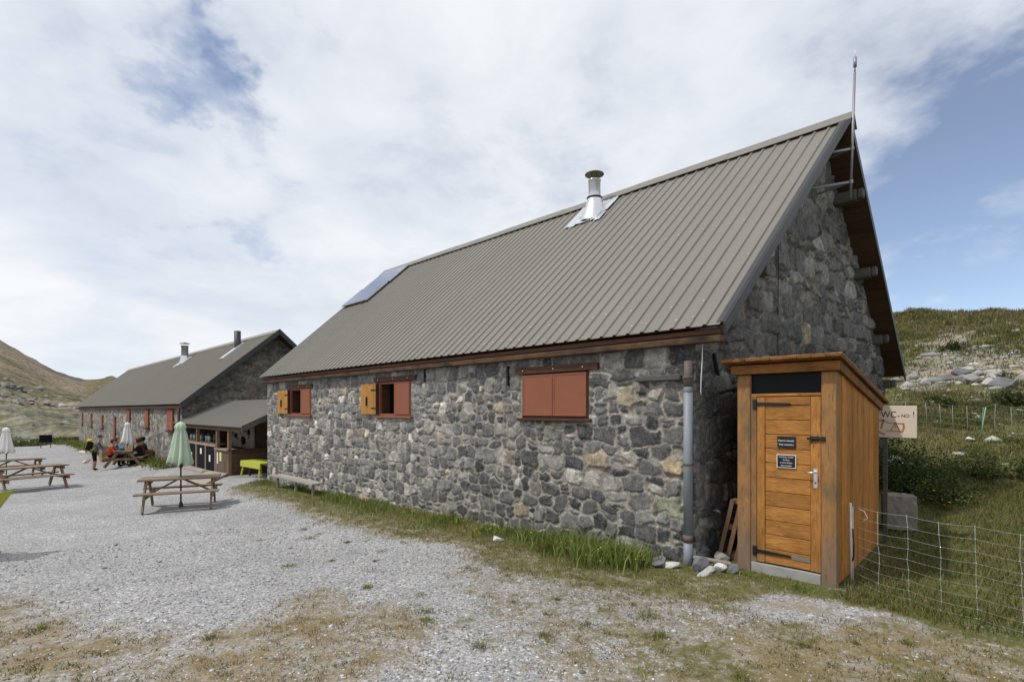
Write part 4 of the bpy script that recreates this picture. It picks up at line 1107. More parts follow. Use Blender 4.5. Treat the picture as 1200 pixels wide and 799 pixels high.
def parasol(mat):
    r = thing('parasol', (0, 0, 0), 'x', 'parasol', 'folded parasols of the terrace')
    MB().tube([(0, 0, .04), (0, 0, 2.02)], .019, 10).build('pole', M['pole'], r, 0, True)
    MB().lathe([(.001, -.05), (.05, -.05), (.05, .03), (.032, .12), (.001, .12)], (0, 0, 0), 12).build('base', M['pole'], r, 0, True)
    mb = MB(); n = 48; rows = [(.03, 2.05), (.09, 2.02), (.125, 1.92), (.10, 1.88), (.12, 1.75), (.155, 1.5), (.195, 1.25), (.235, 1.05), (.225, 1.04)]
    vs = []; fs = []
    for k, (rad, z) in enumerate(rows):
        for i in range(n):
            a = 2 * PI * i / n; fold = 1 + (.24 if k > 3 else .06) * math.cos(8 * a + .3 * k) + .08 * math.sin(3 * a + k * .2)
            sag = (.05 * math.cos(8 * a + 1)) if k >= 7 else 0
            vs.append((rad * fold * math.cos(a), rad * fold * math.sin(a), z + sag))
    for k in range(len(rows) - 1):
        for i in range(n): fs.append((k * n + i, k * n + (i + 1) % n, (k + 1) * n + (i + 1) % n, (k + 1) * n + i))
    vs.append((0, 0, 2.07)); fs += [(len(vs) - 1, (i + 1) % n, i) for i in range(n)]
    mb.add(vs, fs, 0, .5, True); mb.build('canopy', mat, r, 0, True)
    mb = MB()
    for i in range(6):
        a = PI * i / 3; mb.tube([(0, 0, .98), (.1 * math.cos(a), .1 * math.sin(a), 1.05), (.17 * math.cos(a), .17 * math.sin(a), 1.3)], .008, 5)
    mb.lathe([(.035, 0), (.035, .06)], (0, 0, .95), 10); mb.build('rib', M['pole'], r, 0, True)
    return r
T0 = picnic_table()
def put(o, x, y, ang, label, dz=0):
    o.location = (x, y, gz(x, y) + dz); o.rotation_euler = (0, 0, R(ang)); o['label'] = label; return o
T0s = put(T0, -14.45, 3.43, 70, 'picnic table pierced by the mint green parasol on the gravel')
put(copy_tree(T0), -23.27, 1.19, 104, 'picnic table with no parasol in front of the white parasol one')
put(copy_tree(T0), -29.0, 1.0, 100, 'picnic table farther off under the folded white parasol at left')
put(copy_tree(T0), -30.4, 5.0, 159, 'picnic table where the hikers sit below the far stone wall')
G = parasol(M['para_green']); put(G, -14.46, 3.43, 0, 'folded mint green parasol standing through the near picnic table')
W = parasol(M['para_white']); put(W, -29.15, .82, 20, 'folded white parasol at the left side of the plaza')
put(copy_tree(W), -30.4, 5.0, 50, 'folded white parasol rising behind the seated hikers')
T0.scale = (.88, .9, .97)
# plank bench at the wall foot
def plank_bench():
    r = thing('plank_bench', (-13.5, 5.75, gz(-13.5, 5.75)), 'low silver grey plank bench on the grass along the stone wall', 'bench')
    z = gz(-13.5, 5.75) + .27
    mb = MB(); mb.bx(-14.75, -12.15, 5.62, 5.78, z, z + .045); mb.bx(-14.7, -12.2, 5.785, 5.94, z, z + .045); mb.build('seat', M['bench'], r, .005)
    for x in (-14.55, -13.4, -12.4): MB().bx(x - .02, x + .02, 5.74, 5.80, gz(x, 5.75) - .08, z).build('leg', M['bench'], r, .005)
plank_bench()
def lime_table(x, y, ang, label, h=.52, L=1.5, tilt=0):
    z = gz(x, y); r = thing('lime_table', (x, y, z), label, 'table', 'lime green terrace tables', R(ang))
    mb = MB(); mb.bx(-L / 2, L / 2, -.33, .33, h - .03, h); mb.bx(-L / 2, L / 2, -.335, -.305, h - .2, h - .032); mb.bx(-L / 2, L / 2, .305, .335, h - .2, h - .032)
    mb.build('tabletop', M['lime'], r, .012, True)
    for sx in (-1, 1):
        for sy in (-1, 1): MB().bar((sx * (L / 2 - .06), sy * .33, 0), (sx * (L / 2 - .16), sy * .26, h - .03), .05, .05).build('leg', M['lime'], r, .005, True)
    MB().bar((-L / 2 + .2, -.1, 0), (-L / 2 + .2, -.1, h - .03), .06, .06).build('centre_post', M['pole'], r, .005, True)
    return r
lime_table(-17.7, 6.45, 3, 'lime green table in the shade under the lean-to roof edge')
def lime_chair():
    x, y = -11.48, .08; z = gz(x, y) + .03
    r = thing('lime_deck_chair', (x, y, z), 'bright lime deck chair with tilted back at the left edge of the plaza', 'chair', None, R(44))
    # built with its back leaning to the right of the picture
    mb = MB(); 
    for i in range(7):
        a = -.27 + i * .078
        mb.bar((-.22, a, .42), (.24, a, 1.02), .07, .018, up=(-1, 0, 1))
    mb.build('backrest', M['lime'], r, .008, True)
    mb = MB()
    for i in range(6): mb.bx(-.75 + i * .09, -.67 + i * .09, -.3, .3, .40, .42)
    mb.build('seat', M['lime'], r, .004, True)
    for s in (-1, 1):
        MB().bar((-.8, s * .3, 0), (-.1, s * .3, .60), .03, .04).build('leg', M['lime'], r, .004, True)
        MB().bar((-.05, s * .3, 0), (-.7, s * .3, .40), .03, .04).build('leg', M['lime'], r, .004, True)
    r.rotation_euler = (0, 0, R(44))
lime_chair()

# planters by the far wall
def planter(x, y, L, label):
    z = gz(x, y); r = thing('wooden_planter', (x, y, z), label, 'planter', 'timber planters by the far wall')
    mb = MB()
    for i in range(3):
        a = z + .005 + i * .2
        mb.bx(x - L / 2, x + L / 2, y - .25, y - .21, a, a + .19); mb.bx(x - L / 2, x + L / 2, y + .21, y + .25, a, a + .19)
        mb.bx(x - L / 2, x - L / 2 + .04, y - .21, y + .21, a, a + .19); mb.bx(x + L / 2 - .04, x + L / 2, y - .21, y + .21, a, a + .19)
    mb.build('box', M['bar_post'], r, .006); MB().bx(x - L / 2 + .04, x + L / 2 - .04, y - .21, y + .21, z, z + .5).build('soil', M['soffit'], r)
planter(-35.9, 4.95, .9, 'brown timber planter left of the standing hiker')
planter(-31.2, 5.85, 1.0, 'ochre timber planter right of the seated hikers by the wall')

# ------------------------------------------------------------------ rocks and blocks
def rock_mesh(name, sx, sy, sz, seed, mat, sub=3, rough=.35, flat=.0):
    bm = bmesh.new(); bmesh.ops.create_icosphere(bm, subdivisions=sub, radius=1)
    rg = np.random.default_rng(seed)
    pl = [(Vector(rg.normal(0, 1, 3)).normalized(), rg.uniform(.42, .82)) for _ in range(15)]
    V = np.array([v.co[:] for v in bm.verts])
    for i, v in enumerate(bm.verts):
        p = v.co.copy()
        for n_, d in pl:
            k = p.dot(n_)
            if k > d: p -= n_ * (k - d) * .92
        q = fbm(np.array([p.x * 2 + seed]), np.array([p.y * 2 + p.z * 1.7]), 4, seed)[0] - .5
        p *= 1 + q * rough
        v.co = (p.x * sx, p.y * sy, p.z * sz)
    me = bpy.data.meshes.new(name); bm.to_mesh(me); bm.free(); me.materials.append(mat)
    return me
def rock(x, y, s, seed, mat, label, group, name='stone', dz=None, rz=0, cat='stone', sub=3):
    o = link(name, rock_mesh(name, s[0], s[1], s[2], seed, mat, sub)); o.location = (x, y, gz(x, y) + (s[2] * .45 if dz is None else dz)); o.rotation_euler = (R(random.uniform(-12, 12)), R(random.uniform(-12, 12)), rz)
    tag(o, label, cat, group)
gp_ = 'stones heaped at the foot of the downpipe'
for i, (x, y, s, m, lb) in enumerate((
    (-3.30, 5.74, (.17, .09, .045), 'rock', 'flat brownish stone at the left end of the small heap'),
    (-3.08, 5.80, (.15, .10, .075), 'rock_dark', 'grey slab tilted in the heap left of the downpipe'),
    (-3.42, 5.62, (.10, .08, .04), 'rock', 'small pale stone half sunk in grass by the heap'),
    (-2.93, 5.86, (.12, .08, .055), 'rock_white', 'whitish lump just left of the downpipe foot'),
    (-2.66, 5.98, (.17, .13, .12), 'rock_dark', 'biggest dark grey block right of the downpipe foot'),
    (-2.46, 6.04, (.085, .07, .075), 'rock_white', 'white cube-like stone beside the dark grey block'),
    (-2.52, 5.86, (.22, .07, .04), 'rock_white', 'long flat white stone lying before the dark block'),
    (-2.33, 6.10, (.09, .08, .06), 'rock_dark', 'small grey stone at the right end of the heap'),
    (-2.60, 6.45, (.12, .09, .10), 'rock', 'grey stone in the gap below the leaning pallet'))):
    rock(x, y, tuple(q * 1.12 for q in s), 40 + i, M[m], lb, gp_, rz=i * 1.3)
mb = MB(); mb.bar((-2.80, 6.1, .10), (-2.42, 6.30, .05), .07, .03); tag(mb.build('board_offcut', M['bench'], None, .005), 'short grey board lying behind the stones at the corner', 'board')
rock(-5.56, 5.45, (.16, .09, .05), 77, M['rock_white'], 'flat pale stone alone in the grass below the closed window', None)
rock(-44.6, 4.95, (.45, .22, .07), 78, M['rock_white'], 'long white slab on the verge left of the hikers', None)
rock(-37.6, 4.35, (.24, .18, .14), 79, M['rock'], 'grey boulder beside the planter near the standing hiker', 'boulders left of the hikers')
rock(-36.6, 4.15, (.2, .16, .12), 80, M['rock_white'], 'smaller white boulder beside the planter near the standing hiker', 'boulders left of the hikers')

def block():
    bm = bmesh.new(); bmesh.ops.create_cube(bm, size=1); bmesh.ops.subdivide_edges(bm, edges=bm.edges[:], cuts=15, use_grid_fill=True)
    for v in bm.verts:
        p = v.co; q = fbm(np.array([p.x * 7 + p.z * 4]), np.array([p.y * 7 + p.z * 5]), 4, 5)[0] - .5
        rr = 1 - .06 * max(0, (abs(p.x) + abs(p.y) + abs(p.z)) - 1.1)
        v.co = Vector((p.x * .38, p.y * .42, p.z * .50)) * (rr + q * .09)
    me = bpy.data.meshes.new('concrete_block'); bm.to_mesh(me); bm.free(); me.materials.append(M['concrete_pale'])
    o = link('concrete_block', me); o.location = (-1.22, 9.75, gz(-1.2, 9.75) + .26); o.rotation_euler = (0, 0, .3)
    tag(o, 'weathered concrete block on the grass behind the cabin', 'block')
block()

def pallet():
    c = Vector((-2.58, 6.52, .0)); r = thing('wooden_pallet', c, 'narrow wooden pallet leaning upright between stone gable and cabin', 'pallet')
    z0 = gz(c.x, c.y)
    lean = Vector((.16, .05, .78))
    side = Vector((.20, .10, 0))
    for nm, k in (('board', 0), ('board', .45), ('board', .9)):
        p = Vector((-2.66, 6.52, z0)) + side * k
        MB().bar(p, p + lean, .05, .022, up=(.3, -1, 0)).build('board', M['bar_post'], r, .003)
    mb = MB()
    for t in (.08, .55, .97):
        p = Vector((-2.66, 6.545, z0)) + lean * t; mb.bar(p, p + side * .95, .022, .07)
    mb.build('cross_slat', M['bar_post'], r, .003)
pallet()

# ------------------------------------------------------------------ fences
def net_fence():
    pts = [(-1.25, 6.66), (-.97, 6.35), (-.72, 6.24), (-.47, 6.15), (-.22, 6.07), (.06, 5.99), (.36, 5.88), (.68, 5.78), (1.02, 5.68), (1.4, 5.55)]
    r = thing('net_fence', (-1.25, 6.66, gz(-1.25, 6.66)), 'white electric net fence starting at the wooden cabin corner', 'fence')
    g = [gz(*p) for p in pts]
    mb = MB(); mb.tube([(-1.25, 6.66, g[0] - .05), (-1.262, 6.66, g[0] + .88)], .011, 8); mb.tube([(-1.235, 6.655, g[0] + .0), (-1.24, 6.655, g[0] + .84)], .005, 6); mb.build('post', M['white'], r)
    mb = MB(); mb.tube([(-1.24, 6.65, .6), (-1.22, 6.60, .45), (-1.225, 6.62, .3), (-1.24, 6.65, .25)], .007, 6); mb.tube([(-1.22, 6.64, .84), (-1.12, 6.56, .82), (-1.08, 6.52, .76), (-1.14, 6.55, .70)], .004, 6, 1); mb.build('lead_wire', [M['black'], M['wire']], r)
    mb = MB()
    hs = [.86, .75, .64, .54, .44, .34, .24, .14, .06]
    bend = [[random.uniform(-.006, .006) for _ in hs] for _ in pts]
    P = lambda i, j: Vector((pts[i][0] + bend[i][j] + .02 * (hs[0] - hs[j]) * (1 if i else 0), pts[i][1] + bend[i][j] * .6, g[i] + hs[j] - (.012 if i % 2 else 0)))
    for j in range(len(hs)):
        line = []
        for i in range(len(pts)):
            line.append(P(i, j))
            if i < len(pts) - 1: line.append((P(i, j) + P(i + 1, j)) / 2 - Vector((0, 0, .004)))
        mb.tube(line, .0011 if j else .0015, 5)
    mb.build('net_cord', M['wire'], r)
    mb = MB()
    for i in range(1, len(pts)):
        mb.tube([P(i, j) for j in range(len(hs))], .0022, 5)
        for j in range(len(hs)): mb.tube([P(i, j) - Vector((0, 0, .008)), P(i, j) + Vector((0, 0, .007))], .0042, 5)
    mb.build('upright', M['wire'], r)
net_fence()
def hill_fence():
    pts = [(-3.2, 21.6), (-2.55, 21.8), (-2.0, 21.9), (-1.65, 22.0), (-1.33, 22.1), (-.98, 22.1), (-.64, 21.95), (-.35, 22.1), (.02, 21.9), (.5, 21.8), (1.1, 21.8), (1.8, 21.6)]
    r = thing('hill_fence', (-.7, 21.9, gz(-.7, 21.9)), 'faint white net fence with green post across the hillside', 'fence')
    hs = [.95, .74, .54, .34, .14]
    mb = MB()
    for j, h in enumerate(hs): mb.tube([(x, y, gz(x, y) + h + random.uniform(-.02, .02)) for x, y in pts], .0022, 5)
    mb.build('net_cord', M['wire'], r)
    mb = MB()
    for x, y in pts: mb.tube([(x, y, gz(x, y) + .02), (x + random.uniform(-.03, .03), y, gz(x, y) + .5), (x + random.uniform(-.05, .05), y, gz(x, y) + .96)], .006, 5)
    mb.build('upright', M['wire'], r)
    x, y = -.62, 21.85
    MB().tube([(x - .06, y, gz(x, y) - .05), (x + .07, y, gz(x, y) + 1.0)], .016, 8).build('post', M['green_post'], r)
hill_fence()

# ------------------------------------------------------------------ hillside boulders
bl = [(-2.35, 33.0, (.75, .5, .32), 'large flat grey boulder at the left of the hillside outcrop'), (-1.45, 32.4, (1.0, .6, .42), 'widest slanting pale boulder in the middle of the outcrop'), (-.75, 31.6, (.8, .55, .3), 'pale boulder low in the outcrop right of the widest one'),
      (-.15, 31.2, (.85, .6, .38), 'tan boulder at the right of the hillside outcrop'), (.55, 33.4, (.7, .6, .42), 'brown boulder at the far right of the outcrop'), (-2.9, 31.6, (.5, .4, .25), 'small pale boulder at the lower left of the outcrop'),
      (-1.9, 35.0, (.8, .5, .3), 'grey boulder standing higher behind the outcrop'), (-.6, 34.6, (.6, .4, .26), 'small tan boulder behind the middle of the outcrop')]
for i, (x, y, s, lb) in enumerate(bl):
    s = (s[0] * .72, s[1] * .8, s[2] * 1.25); rock(x, y, s, 200 + i, M['rock'] if i % 3 else M['rock_dark'], lb, 'boulders of the hillside outcrop', 'boulder', s[2] * .3, i * .9, 'boulder', 4)
for i, (x, y, s, lb) in enumerate(((-.14, 18.4, (.26, .16, .08), 'single white stone lying in the grass below the hill fence'), (-2.15, 16.3, (.3, .25, .22), 'white boulder in the shrubs beside the cabin roof line'), (-.9, 21.3, (.22, .14, .1), 'pale stone at the foot of the hill fence'))):
    rock(x, y, s, 230 + i, M['rock_white'], lb, None, 'boulder', None, i, 'boulder')

# dark board far off on the verge
r = thing('dark_board', (-57.5, 3.9, gz(-57.5, 3.9)), 'small dark notice board far off before the rocky slope', 'sign')
z = gz(-57.5, 3.9); mb = MB(); mb.bar((-57.5, 3.55, z + .75), (-57.4, 4.35, z + .75), .06, .62); mb.build('panel', M['slate'], r)
for y in (3.65, 4.25): MB().bx(-57.48, -57.42, y - .03, y + .03, z - .1, z + .5).build('leg', M['purlin'], r)

# ------------------------------------------------------------------ grass, pebbles, shrubs
def blades(P, H, W, lean, C, name, label_kind='stuff', seg=2, seed=1, curl=.5):
    rg = np.random.default_rng(seed); n = len(P)
    a = rg.uniform(0, 2 * PI, n); la = rg.uniform(0, 2 * PI, n)
    ax = np.stack([np.cos(a), np.sin(a), 0 * a], 1) * (W / 2)[:, None]
    ld = np.stack([np.cos(la), np.sin(la), 0 * la], 1) * (lean * H)[:, None]
    up = np.array([0, 0, 1.0])[None, :]
    m = P + up * (H * .55)[:, None] + ld * .35
    t = P + up * (H * (1 - .25 * lean))[:, None] + ld
    V = np.stack([P - ax, P + ax, m + ax * .8, m - ax * .8, t], 1).reshape(-1, 3)
    b = np.arange(n)[:, None] * 5
    loops = np.concatenate([b + np.array([[0, 1, 2, 3]]), b + np.array([[3, 2, 4]])], 1)
    tot = np.tile([4, 3], n)
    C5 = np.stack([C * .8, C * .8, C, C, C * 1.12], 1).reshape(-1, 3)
    return np_mesh(name, V, loops, tot, M['leaf'], False, {'bcol': C5})

def scatter(n, x0, x1, y0, y1, seed):
    rg = np.random.default_rng(seed); return rg.uniform(x0, x1, n), rg.uniform(y0, y1, n), rg
def gcol(rg, n, greens, dries, pdry):
    g = np.array(greens)[rg.integers(0, len(greens), n)]; d = np.array(dries)[rg.integers(0, len(dries), n)]
    k = (rg.random(n) < pdry)[:, None]
    return np.where(k, d, g) * rg.uniform(.7, 1.3, (n, 1))
GREENS = [(.125, .165, .026), (.16, .195, .038), (.095, .135, .024), (.20, .21, .055)]
DRIES = [(.26, .205, .10), (.20, .155, .075), (.31, .25, .13), (.17, .14, .06)]
def no_wall(x, y):
    bad = (x < -2.72) & (y > 6.14) & (y < 14.8) & (x > -16.4)
    bad |= (x < -1.27) & (x > -2.37) & (y > 6.30) & (y < 8.75)
    bad |= (x > -1.25) & (x < -.98) & (y > 9.5) & (y < 10.0)
    return ~bad

def plants():
    # strip along the wall: taller and greener towards the wall
    x, y, rg = scatter(90000, -16.4, 2.5, 4.2, 6.9, 5)
    g, d, e = masks(x, y)
    tall = S((y - 5.2) / .7) * (x < -2.7) * S((fbm(x * 1.2, y * 1.2, 3, 90) - .35) / .3)
    dens = np.clip(g * (.35 + .65 * S((fbm(x * 5, y * 5, 3, 92) - .35) / .25)) + tall * .4, 0, 1)
    k = (rg.random(len(x)) < dens) & no_wall(x, y) & ~((x < -12.1) & (x > -14.8) & (y > 5.6) & (y < 5.95) & (rg.random(len(x)) < .8))
    x, y, tall, g, d = x[k], y[k], tall[k], g[k], d[k]; n = len(x)
    H = rg.uniform(.02, .055, n) * (1 + 2.0 * tall * rg.uniform(.3, 1, n)); big = (tall > .6) & (rg.random(n) < .03); H = np.where(big, H * 1.7, H)
    H *= np.where(x < -9, 1.1, 1.0)
    C = gcol(rg, n, GREENS, DRIES, np.clip(.55 - .6 * tall - .4 * (g - .6), .08, .8))
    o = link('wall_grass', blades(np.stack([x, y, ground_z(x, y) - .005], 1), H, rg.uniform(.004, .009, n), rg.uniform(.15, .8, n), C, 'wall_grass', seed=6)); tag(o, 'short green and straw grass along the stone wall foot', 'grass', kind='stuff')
    # lush weed clumps by the near corner and in front of the wall
    pts = []
    for (cx, cy, rr_, m) in ((-3.75, 5.55, .5, 900), (-4.5, 5.7, .5, 500), (-3.4, 5.6, .25, 300), (-7.2, 5.75, .7, 350), (-6.0, 5.8, .5, 250), (-9.5, 5.8, .8, 350), (-11.2, 5.8, .6, 300), (-1.6, 6.1, .2, 60), (-2.2, 6.15, .15, 60), (-5.2, 5.85, .3, 250)):
        q = rg.normal(0, .45, (m, 2)) * rr_ + (cx, cy); pts.append(q)
    q = np.concatenate(pts); q = q[no_wall(q[:, 0], q[:, 1]) & (q[:, 1] < 6.12)]; n = len(q)
    H = rg.uniform(.07, .22, n) * np.where((q[:, 0] < -1.0) & (q[:, 0] > -2.9), .45, 1.0); H[rg.random(n) < .05] *= 1.5; H *= np.where((q[:, 0] < -3.0) & (q[:, 0] > -4.8), 1.6, 1.0)
    C = gcol(rg, n, [(.125, .18, .032), (.165, .22, .046), (.20, .235, .065)], DRIES, .08)
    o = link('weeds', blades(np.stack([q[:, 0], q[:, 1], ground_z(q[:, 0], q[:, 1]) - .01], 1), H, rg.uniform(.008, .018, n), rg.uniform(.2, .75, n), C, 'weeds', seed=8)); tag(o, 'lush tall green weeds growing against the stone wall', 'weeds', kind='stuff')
    # foreground dry tufts
    x, y, rg = scatter(260000, -9, 2.2, -.2, 5.9, 9)
    g, d, e = masks(x, y)
    dens = np.clip(d * 1.5 - .25, 0, 1) * S((fbm(x * 8, y * 8, 3, 95) - .40) / .14) * S((fbm(x * 16, y * 16, 2, 96) - .38) / .2)
    k = (rg.random(len(x)) < dens) & (np.hypot(x, y) > 1.6) & (y < 5.5)
    x, y = x[k], y[k]; n = len(x)
    gp = S((fbm(x * 2.0, y * 2.0, 3, 97) - .5) / .15)
    C = gcol(rg, n, [(.10, .12, .035), (.13, .135, .05)], [(.33, .27, .15), (.25, .20, .105), (.38, .32, .19), (.19, .15, .085), (.28, .20, .11)], np.clip(.85 - .5 * gp, 0, 1))
    o = link('dry_turf', blades(np.stack([x, y, ground_z(x, y) - .003], 1), rg.uniform(.014, .045, n), rg.uniform(.004, .008, n), rg.uniform(.4, 1.2, n), C, 'dry_turf', seed=10)); tag(o, 'sparse straw coloured turf in the gravel', 'turf', kind='stuff')
    # single green tufts in the gravel
    pts = []
    for (cx, cy) in ((-4.02, 2.99), (-4.96, 1.39), (-6.6, .41), (-2.11, 3.99), (-3.09, 2.81), (-3.83, 2.85), (-5.14, 3.01), (-2.81, 3.32), (-6.9, 2.9), (-1.2, 4.6), (-.6, 5.2), (-8.5, 3.9), (-9.4, 4.2), (-7.6, 4.1), (-2.4, 4.3)):
        pts.append(rg.normal(0, .045, (120, 2)) * rg.uniform(.6, 1.5) + (cx, cy))
    for _ in range(150):
        cx, cy = rg.uniform(-10, 1), rg.uniform(.5, 5.0)
        if soft_poly(np.array([cx]), np.array([cy]), MIXR, .5)[0] + .3 * (cy > 3.2) > rg.random(): pts.append(rg.normal(0, .03, (50, 2)) * rg.uniform(.5, 1.8) + (cx, cy))
    q = np.concatenate(pts); n = len(q)
    o = link('gravel_tufts', blades(np.stack([q[:, 0], q[:, 1], ground_z(q[:, 0], q[:, 1]) - .003], 1), rg.uniform(.02, .055, n), rg.uniform(.003, .007, n), rg.uniform(.4, 1.1, n), gcol(rg, n, GREENS, DRIES, .25), 'gravel_tufts', seed=12)); tag(o, 'small green tufts scattered through the gravel', 'turf', kind='stuff')
    # meadow behind the cabin and up the hill (size grows with distance so that it stays grassy)
    x, y, rg = scatter(60000, -1.3, 3.2, 5.9, 13.5, 13); g, d, e = masks(x, y)
    k = (rg.random(len(x)) < np.clip(g, 0, 1) * (.5 + .5 * S((fbm(x * 2, y * 2, 3, 99) - .35) / .2))) & no_wall(x, y); x, y = x[k], y[k]; n = len(x)
    C = .78 * gcol(rg, n, GREENS, DRIES, np.clip(.42 - .5 * (fbm(x * .8, y * .8, 3, 101) - .5), .1, .8))
    m1 = blades(np.stack([x, y, ground_z(x, y) - .005], 1), rg.uniform(.03, .11, n), rg.uniform(.005, .010, n), rg.uniform(.2, .8, n), C, 'meadow_grass', seed=14)
    tag(link('meadow_grass', m1), 'mown looking green meadow behind the net fence', 'grass', kind='stuff')
    x, y, rg = scatter(120000, -8, 4.5, 12, 70, 15); xa, ya, _ = scatter(80000, -3.2, 3, 12, 30, 25); x = np.concatenate([x, xa]); y = np.concatenate([y, ya]); g, d, e = masks(x, y)
    cl = S((fbm(x * .9, y * .9, 4, 103) - .38) / .22)
    k = (rg.random(len(x)) < np.clip(g * (.35 + .65 * cl), 0, 1)) & no_wall(x, y) & (x > -2.2 - (y - 12) * .16); x, y, cl = x[k], y[k], cl[k]; n = len(x)
    sc = np.clip(y / 22, .6, 2.6)
    C = gcol(rg, n, [(.085, .10, .026), (.115, .122, .036), (.07, .084, .022)], [(.19, .155, .07), (.235, .195, .10), (.15, .125, .05)], np.clip(.72 - .55 * cl + .5 * (fbm(x * .25, y * .18, 3, 104) - .4) + .2 * S((y - 40) / 10), .05, .9))
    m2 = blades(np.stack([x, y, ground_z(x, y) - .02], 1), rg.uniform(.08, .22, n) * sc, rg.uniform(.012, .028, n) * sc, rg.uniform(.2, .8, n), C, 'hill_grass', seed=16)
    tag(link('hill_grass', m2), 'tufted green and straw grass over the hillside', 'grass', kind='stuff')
    # grass at the far building and verge
    x, y, rg = scatter(26000, -72, -25.6, 3.8, 6.1, 17); g, d, e = masks(x, y)
    k = (rg.random(len(x)) < np.clip(S((y - 4.9) / .8) * (g + .35), 0, 1)) & (np.abs(y - 6.14) > .05); x, y = x[k], y[k]; n = len(x)
    m3 = blades(np.stack([x, y, ground_z(x, y) - .02], 1), rg.uniform(.12, .45, n) * S((y - 4.6) / 1.0), rg.uniform(.03, .06, n), rg.uniform(.2, .7, n), gcol(rg, n, GREENS, DRIES, .22), 'verge_grass', seed=18)
    tag(link('verge_grass', m3), 'rough grass below the far stone building', 'grass', kind='stuff')
    x, y, rg = scatter(22000, -90, -62, -8, 14, 19); g, d, e = masks(x, y); k = rg.random(len(x)) < np.clip(g - .2, 0, 1); x, y = x[k], y[k]; n = len(x)
    m4 = blades(np.stack([x, y, ground_z(x, y) - .02], 1), rg.uniform(.25, .75, n), rg.uniform(.06, .12, n), rg.uniform(.2, .7, n), gcol(rg, n, [(.055, .075, .02), (.075, .09, .026)], DRIES, .1), 'bank_grass', seed=20)
    tag(link('bank_grass', m4), 'dark green grassy bank at the end of the plaza', 'grass', kind='stuff')
    # yellow flower heads
    V = []; F = []
    mbf = MB()
    for _ in range(46):
        x, y = random.choice([(-3.75, 5.35), (-4.4, 5.4), (-6, 5.5), (-8, 5.6)]); x += random.gauss(0, .35); y += random.gauss(0, .12); z = gz(x, y) + random.uniform(.08, .22)
        mbf.lathe([(.001, .004), (.008, .004), (.011, 0), (.001, -.003)], (x, y, z), 7); mbf.tube([(x, y, gz(x, y)), (x, y, z)], .0015, 4, 1)
    tag(mbf.build('yellow_flowers', [M['cloth_yellow'], M['bottle_green']]), 'tiny yellow flowers in the grass by the wall', 'flowers', kind='stuff')
plants()

